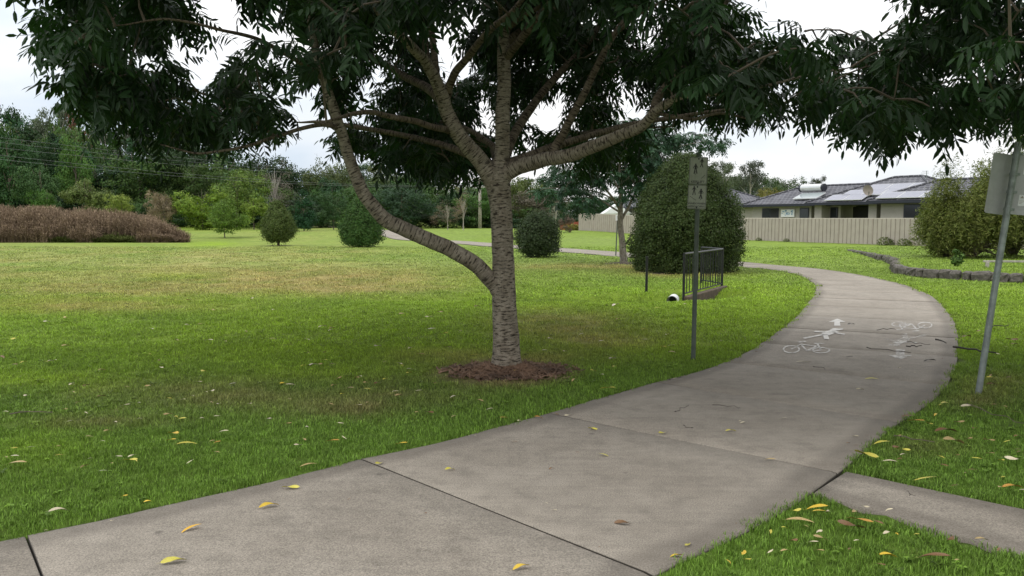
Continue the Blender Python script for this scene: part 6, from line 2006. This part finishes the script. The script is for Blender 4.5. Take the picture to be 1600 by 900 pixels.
ON_GRASS = [
    (1277, 806, 40, YL, 'long golden leaf on the near grass corner, upper of a pair', 0), (1283, 813, 34, YL, 'golden leaf on the near grass corner, lower of a pair', .1), (1250, 828, 50, TN, 'long tan strip of leaf on the near grass corner', -.4),
    (1345, 826, 44, ORG, 'orange-brown leaf beside the side path', -.6), (1388, 884, 36, YL, 'bright yellow-orange leaf at the bottom edge of the near grass', -.9), (1160, 880, 30, YL, 'upright yellow leaf by the near path corner grass', 1.2),
    (1137, 893, 16, YL, 'half-hidden yellow leaf at the bottom edge, left', 1.9), (1203, 876, 18, CRM, 'small pale leaf on the near grass, between the yellow ones', .8), (1400, 849, 12, YL, 'small yellow leaf beneath the orange-brown leaf', 1.4),
    (1330, 836, 50, BRN, 'long brown strip lying on the near grass corner', -.35), (1432, 850, 14, YG2, 'small green-yellow leaf beside the near edge of the side path', .5), (1534, 858, 24, TN, 'tan leaf on the lower edge of the side path', -.6), (1460, 888, 60, BRN, 'brown stick-like leaf at the very bottom right', .05),
    (1203, 845, 20, YG2, 'faded green leaf standing in the near grass', 1.3),
    (1353, 722, 44, YG2, 'long yellow-green leaf just right of the path corner', -.25), (1378, 702, 30, YG2, 'yellow leaf right of the path above the corner', 0), (1432, 668, 30, ORG, 'orange-brown leaf among twigs right of the path', -.1), (1462, 657, 16, YL, 'yellow folded leaf in the grass right of the path', .8),
    (1515, 645, 30, CRM, 'pale long leaf near the foot of the leaning sign', -.4), (1413, 714, 18, YG2, 'small pale leaf in the grass beyond the side path', -.3), (1468, 725, 16, YG2, 'upright pale leaf in the grass beyond the side path', -1.1), (1450, 760, 50, YG2, 'long pale leaf beside the far edge of the side path', -.12),
    (1545, 698, 20, TN, 'tan leaf in the grass toward the right edge', -.5), (1582, 774, 36, ORG, 'orange leaf at the right edge above the side path', -.3), (1583, 728, 30, CRM, 'cream leaf at the right edge', -.3), (1478, 684, 40, BRN, 'brown leaf in the grass right of the path', -.1),
    (1420, 660, 30, BRN, 'brown twig-like leaf at the path edge', .1), (1490, 700, 40, TN, 'thin straw-coloured leaf right of the path', -.05),
    (1390, 762 - 30, 26, CRM, 'cream curled leaf by the upper corner of the side path', -.6),
    (950, 614, 30, YG2, 'yellowish leaf pair at the grass edge beyond the tree', .2), (628, 704, 22, YL, 'yellow leaf at the grass edge left of the long joint', .2), (483, 738, 32, TN, 'tan leaf at the grass edge on the left', .5), (232, 797, 14, YL, 'small yellow leaf at the grass edge near the left corner', .1),
    (443, 607, 12, YL, 'yellow and white leaf on the lawn left of the tree', 0), (283, 663, 20, YG2, 'upper yellow leaf of a cluster on the left lawn', 0), (272, 687, 24, YL, 'golden curved leaf of a cluster on the left lawn', -.3), (268, 698, 16, YL, 'lower golden leaf of a cluster on the left lawn', .1),
    (293, 704, 36, YG2, 'thin upturned leaf below the golden cluster on the lawn', .3), (95, 722, 20, YL, 'yellow leaf on the lawn near the left edge', .1), (205, 730, 24, YG2, 'long yellow-green leaf on the left lawn', .3), (298, 732, 14, CRM, 'cream curled leaf nearest the path on the left lawn', .9),
    (340, 702, 16, ORG, 'small upright orange leaf on the left lawn', 1.2), (27, 735, 34, TN, 'tan stick-like leaf at the left edge of the lawn', .3), (93, 812, 36, CRM, 'pale strip of leaf in the grass at the lower left', .2), (195, 788, 12, YL, 'yellow speck of leaf in the lower left grass', 1),
    (520, 700, 26, ORG, 'orange-brown leaf in the grass before the big tree', .3), (560, 702 - 60, 12, CRM, 'small white leaf before the big tree, left of the mulch', .4), (655, 618, 12, CRM, 'small cream leaf left of the mulch', .4), (809, 587, 14, YL, 'yellow leaf resting on the mulch', .3), (766, 648, 14, CRM, 'cream leaf in front of the mulch', .6)]
for (a, b_, l_, c_, lb_, rz_) in ON_GRASS: drop(a, b_, l_, c_, lb_, rz=rz_)
# the many small ones that nothing tells apart
cols = [CRM, CRM, PLB, TN, YG2, BRN, TN]
spots = [(137, 611), (45, 628), (100, 650), (112, 668), (133, 677), (233, 612), (60, 652), (215, 640), (300, 627), (285, 632), (310, 605), (323, 618), (390, 640), (345, 640), (180, 668), (172, 682), (500, 575), (530, 600), (548, 615), (520, 612), (570, 605), (590, 608), (536, 622), (604, 598), (640, 590), (575, 640), (617, 620),
         (700, 548), (690, 560), (655, 560), (740, 560), (880, 555), (930, 588), (960, 480), (902, 458), (1030, 487), (968, 502), (1035, 548), (1010, 522), (880, 620), (1005, 535), (900, 600), (1130, 540), (1165, 470)]
for (a, b_) in spots:
    drop(a + lr.uniform(-3, 3), b_ + lr.uniform(-2, 2), lr.uniform(7, 17), lr.choice(cols), 'small pale dry leaf lying on the lawn around the big tree', 'small dry leaves scattered on the lawn')
for _ in range(170):
    a = lr.uniform(0, 1080); b_ = 470 + 280 * lr.random() ** .8
    if b_ > np.interp(a, [0, 570, 1080], [830, 705, 560]): continue
    if 700 < a < 880 and 560 < b_ < 606: continue
    drop(a, b_, lr.uniform(6, 12) * (0.6 + b_ / 900), lr.choice(cols), 'small pale dry leaf lying on the lawn around the big tree', 'small dry leaves scattered on the lawn')
for _ in range(70):
    a = lr.uniform(1370, 1600); b_ = lr.uniform(500, 780)
    q = un(a, b_)
    if path_d(np.array([q[0]]), np.array([q[1]]))[0] < .06 or in_poly(np.array([q[0]]), np.array([q[1]]), SIDE).any(): continue
    drop(a, b_, lr.uniform(7, 18), lr.choice([CRM, TN, BRN, TN, YG2, BRN]), 'small dry leaf lying in the grass right of the path', 'small dry leaves in the grass right of the path')
for _ in range(34):
    a = lr.uniform(1080, 1600); b_ = lr.uniform(800, 898)
    q = un(a, b_)
    if path_d(np.array([q[0]]), np.array([q[1]]))[0] < .06 or in_poly(np.array([q[0]]), np.array([q[1]]), SIDE).any(): continue
    drop(a, b_, lr.uniform(10, 26), lr.choice([TN, BRN, BRN, YG2, CRM]), 'small dry leaf lying on the near grass corner by the side path', 'small dry leaves on the near grass corner')
for _ in range(45):
    s_ = lr.uniform(6, 16); q = path_pt(s_, lr.choice([lr.uniform(.0, .06), lr.uniform(.93, 1.0), lr.uniform(.1, .9)])); a, b_ = proj(np.array([[q[0], q[1], 0]])); a, b_ = float(a[0]), float(b_[0])
    if 0 < a < 1600 and b_ < 895: drop(a, b_, lr.uniform(3, 8), lr.choice([BRN, DK, CRM, BRN]), 'tiny scrap of dry leaf lying on the concrete path', 'tiny leaf scraps on the path')


def stick(px0, py0, px1, py1, rad, col, label, wob=.02, group=None):
    a = un(px0, py0); b_ = un(px1, py1); mb = MB(); n = 7; pts = []
    for k in range(n):
        f_ = k / (n - 1); q = a + (b_ - a) * f_; pts.append((q[0] - a[0] + lr.uniform(-wob, wob), q[1] - a[1] + lr.uniform(-wob, wob), .03 + rad + (lr.uniform(0, .02))))
    rad *= .62; mb.tube(pts, [rad * (1.1 - .5 * k / n) for k in range(n)], 5); o = mb.build('twig', M[col], loc=tuple(a)); tag(o, label, 'twig', group); return o


M['darktwig'] = plain('dark_wet_twig', (.035, .028, .022), .8)
stick(1352, 549, 1422, 556, .008, 'darktwig', 'long thin twig crossing the worn arrow on the path'); stick(1416, 540, 1455, 545, .007, 'darktwig', 'short dark twig above the worn arrow'); stick(1418, 548, 1440, 547, .012, 'darktwig', 'thick bent dark twig on the right half of the path')
stick(1490, 549, 1556, 560, .02, 'darktwig', 'dark bark strip across the right path edge by the leaning sign'); stick(1545, 516, 1575, 514, .012, 'darktwig', 'dark twig in the grass right of the leaning sign'); stick(1464, 538, 1478, 542, .016, 'darktwig', 'short dark twig near the right path edge')
stick(1370, 520, 1400, 519, .008, 'darktwig', 'fine twig near the upside-down bicycle'); stick(1115, 641, 1160, 645, .004, 'darktwig', 'hair-thin twig on the third slab, right one'); stick(1053, 651, 1075, 641, .004, 'darktwig', 'hair-thin twig on the third slab, left one')
stick(1270, 578, 1290, 583, .005, 'darktwig', 'thin twig below the painted bicycle'); stick(1510, 640, 1600, 672, .006, 'twig', 'long brown twig in the grass right of the leaning sign'); stick(1400, 690, 1460, 700, .006, 'twig', 'brown twig in the grass left of the leaning sign')
stick(1415, 778, 1428, 788, .003, 'darktwig', 'fine twig lying on the side path'); stick(20, 655, 85, 652, .007, 'twig', 'brown twig on the lawn at the left edge'); stick(1070, 676 - 1, 1085, 677, .004, 'darktwig', 'tiny twig beside the right leaf of the pair')

# ------------------------------------------------------------------ labels of the wood's trees: say which one by place, then by order
groups_ = {}
for o in list(C.objects):
    if o.parent is None and o.get('group') in ('tall trees along the skyline of the wood', 'dark trees massed in the far wood', 'low bushes along the front of the far wood', 'trees on the rise behind the houses'):
        p_ = proj(np.array([list(o.location)]))[0][0]
        marks = [(-1e9, 'beyond the left edge'), (-20, 'above the left reeds'), (70, 'above the middle reeds'), (150, 'above the right reeds'), (240, 'near the pinkish tree'), (300, 'above the small lawn tree'), (385, 'above the left egg-shaped shrub'), (470, 'between the two egg-shaped shrubs'),
                 (540, 'behind the darker egg-shaped shrub'), (610, 'behind the drooping limb'), (700, 'by the utility pole'), (765, 'behind the big trunk'), (815, 'above the round dark shrub'), (890, 'above the steel fence end'), (960, 'behind the domed shrub'), (1110, 'behind the left roof'), (1200, 'behind the hot water tank'), (1290, 'behind the solar panels')]
        pl_ = [m for a, m in marks if p_ >= a][-1]
        cc = list(o.children)[0].color; cw = 'grey-green' if cc[2] > cc[1] * .55 and cc[1] > .07 else 'dark green' if cc[1] < .068 else 'mid-green'
        row = {'tall': 'tree on the skyline', 'dark': 'tree in the upper wood' if o.location.y > 105.5 else 'tree in the lower wood', 'low ': 'bush fronting the wood', 'tree': 'tree on the rise'}[o['group'][:4]]
        groups_.setdefault('%s %s %s' % (cw, row, pl_), []).append((p_, o))
ordn = ['leftmost', 'second from left', 'third from left', 'fourth from left', 'fifth from left', 'sixth from left', 'seventh from left']
for lb_, lst in groups_.items():
    lst.sort(key=lambda q: q[0])
    for i, (_, o) in enumerate(lst):
        o['label'] = lb_ if len(lst) == 1 else lb_ + ', ' + (('left' if i == 0 else 'right') + ' one of two' if len(lst) == 2 else ordn[i])
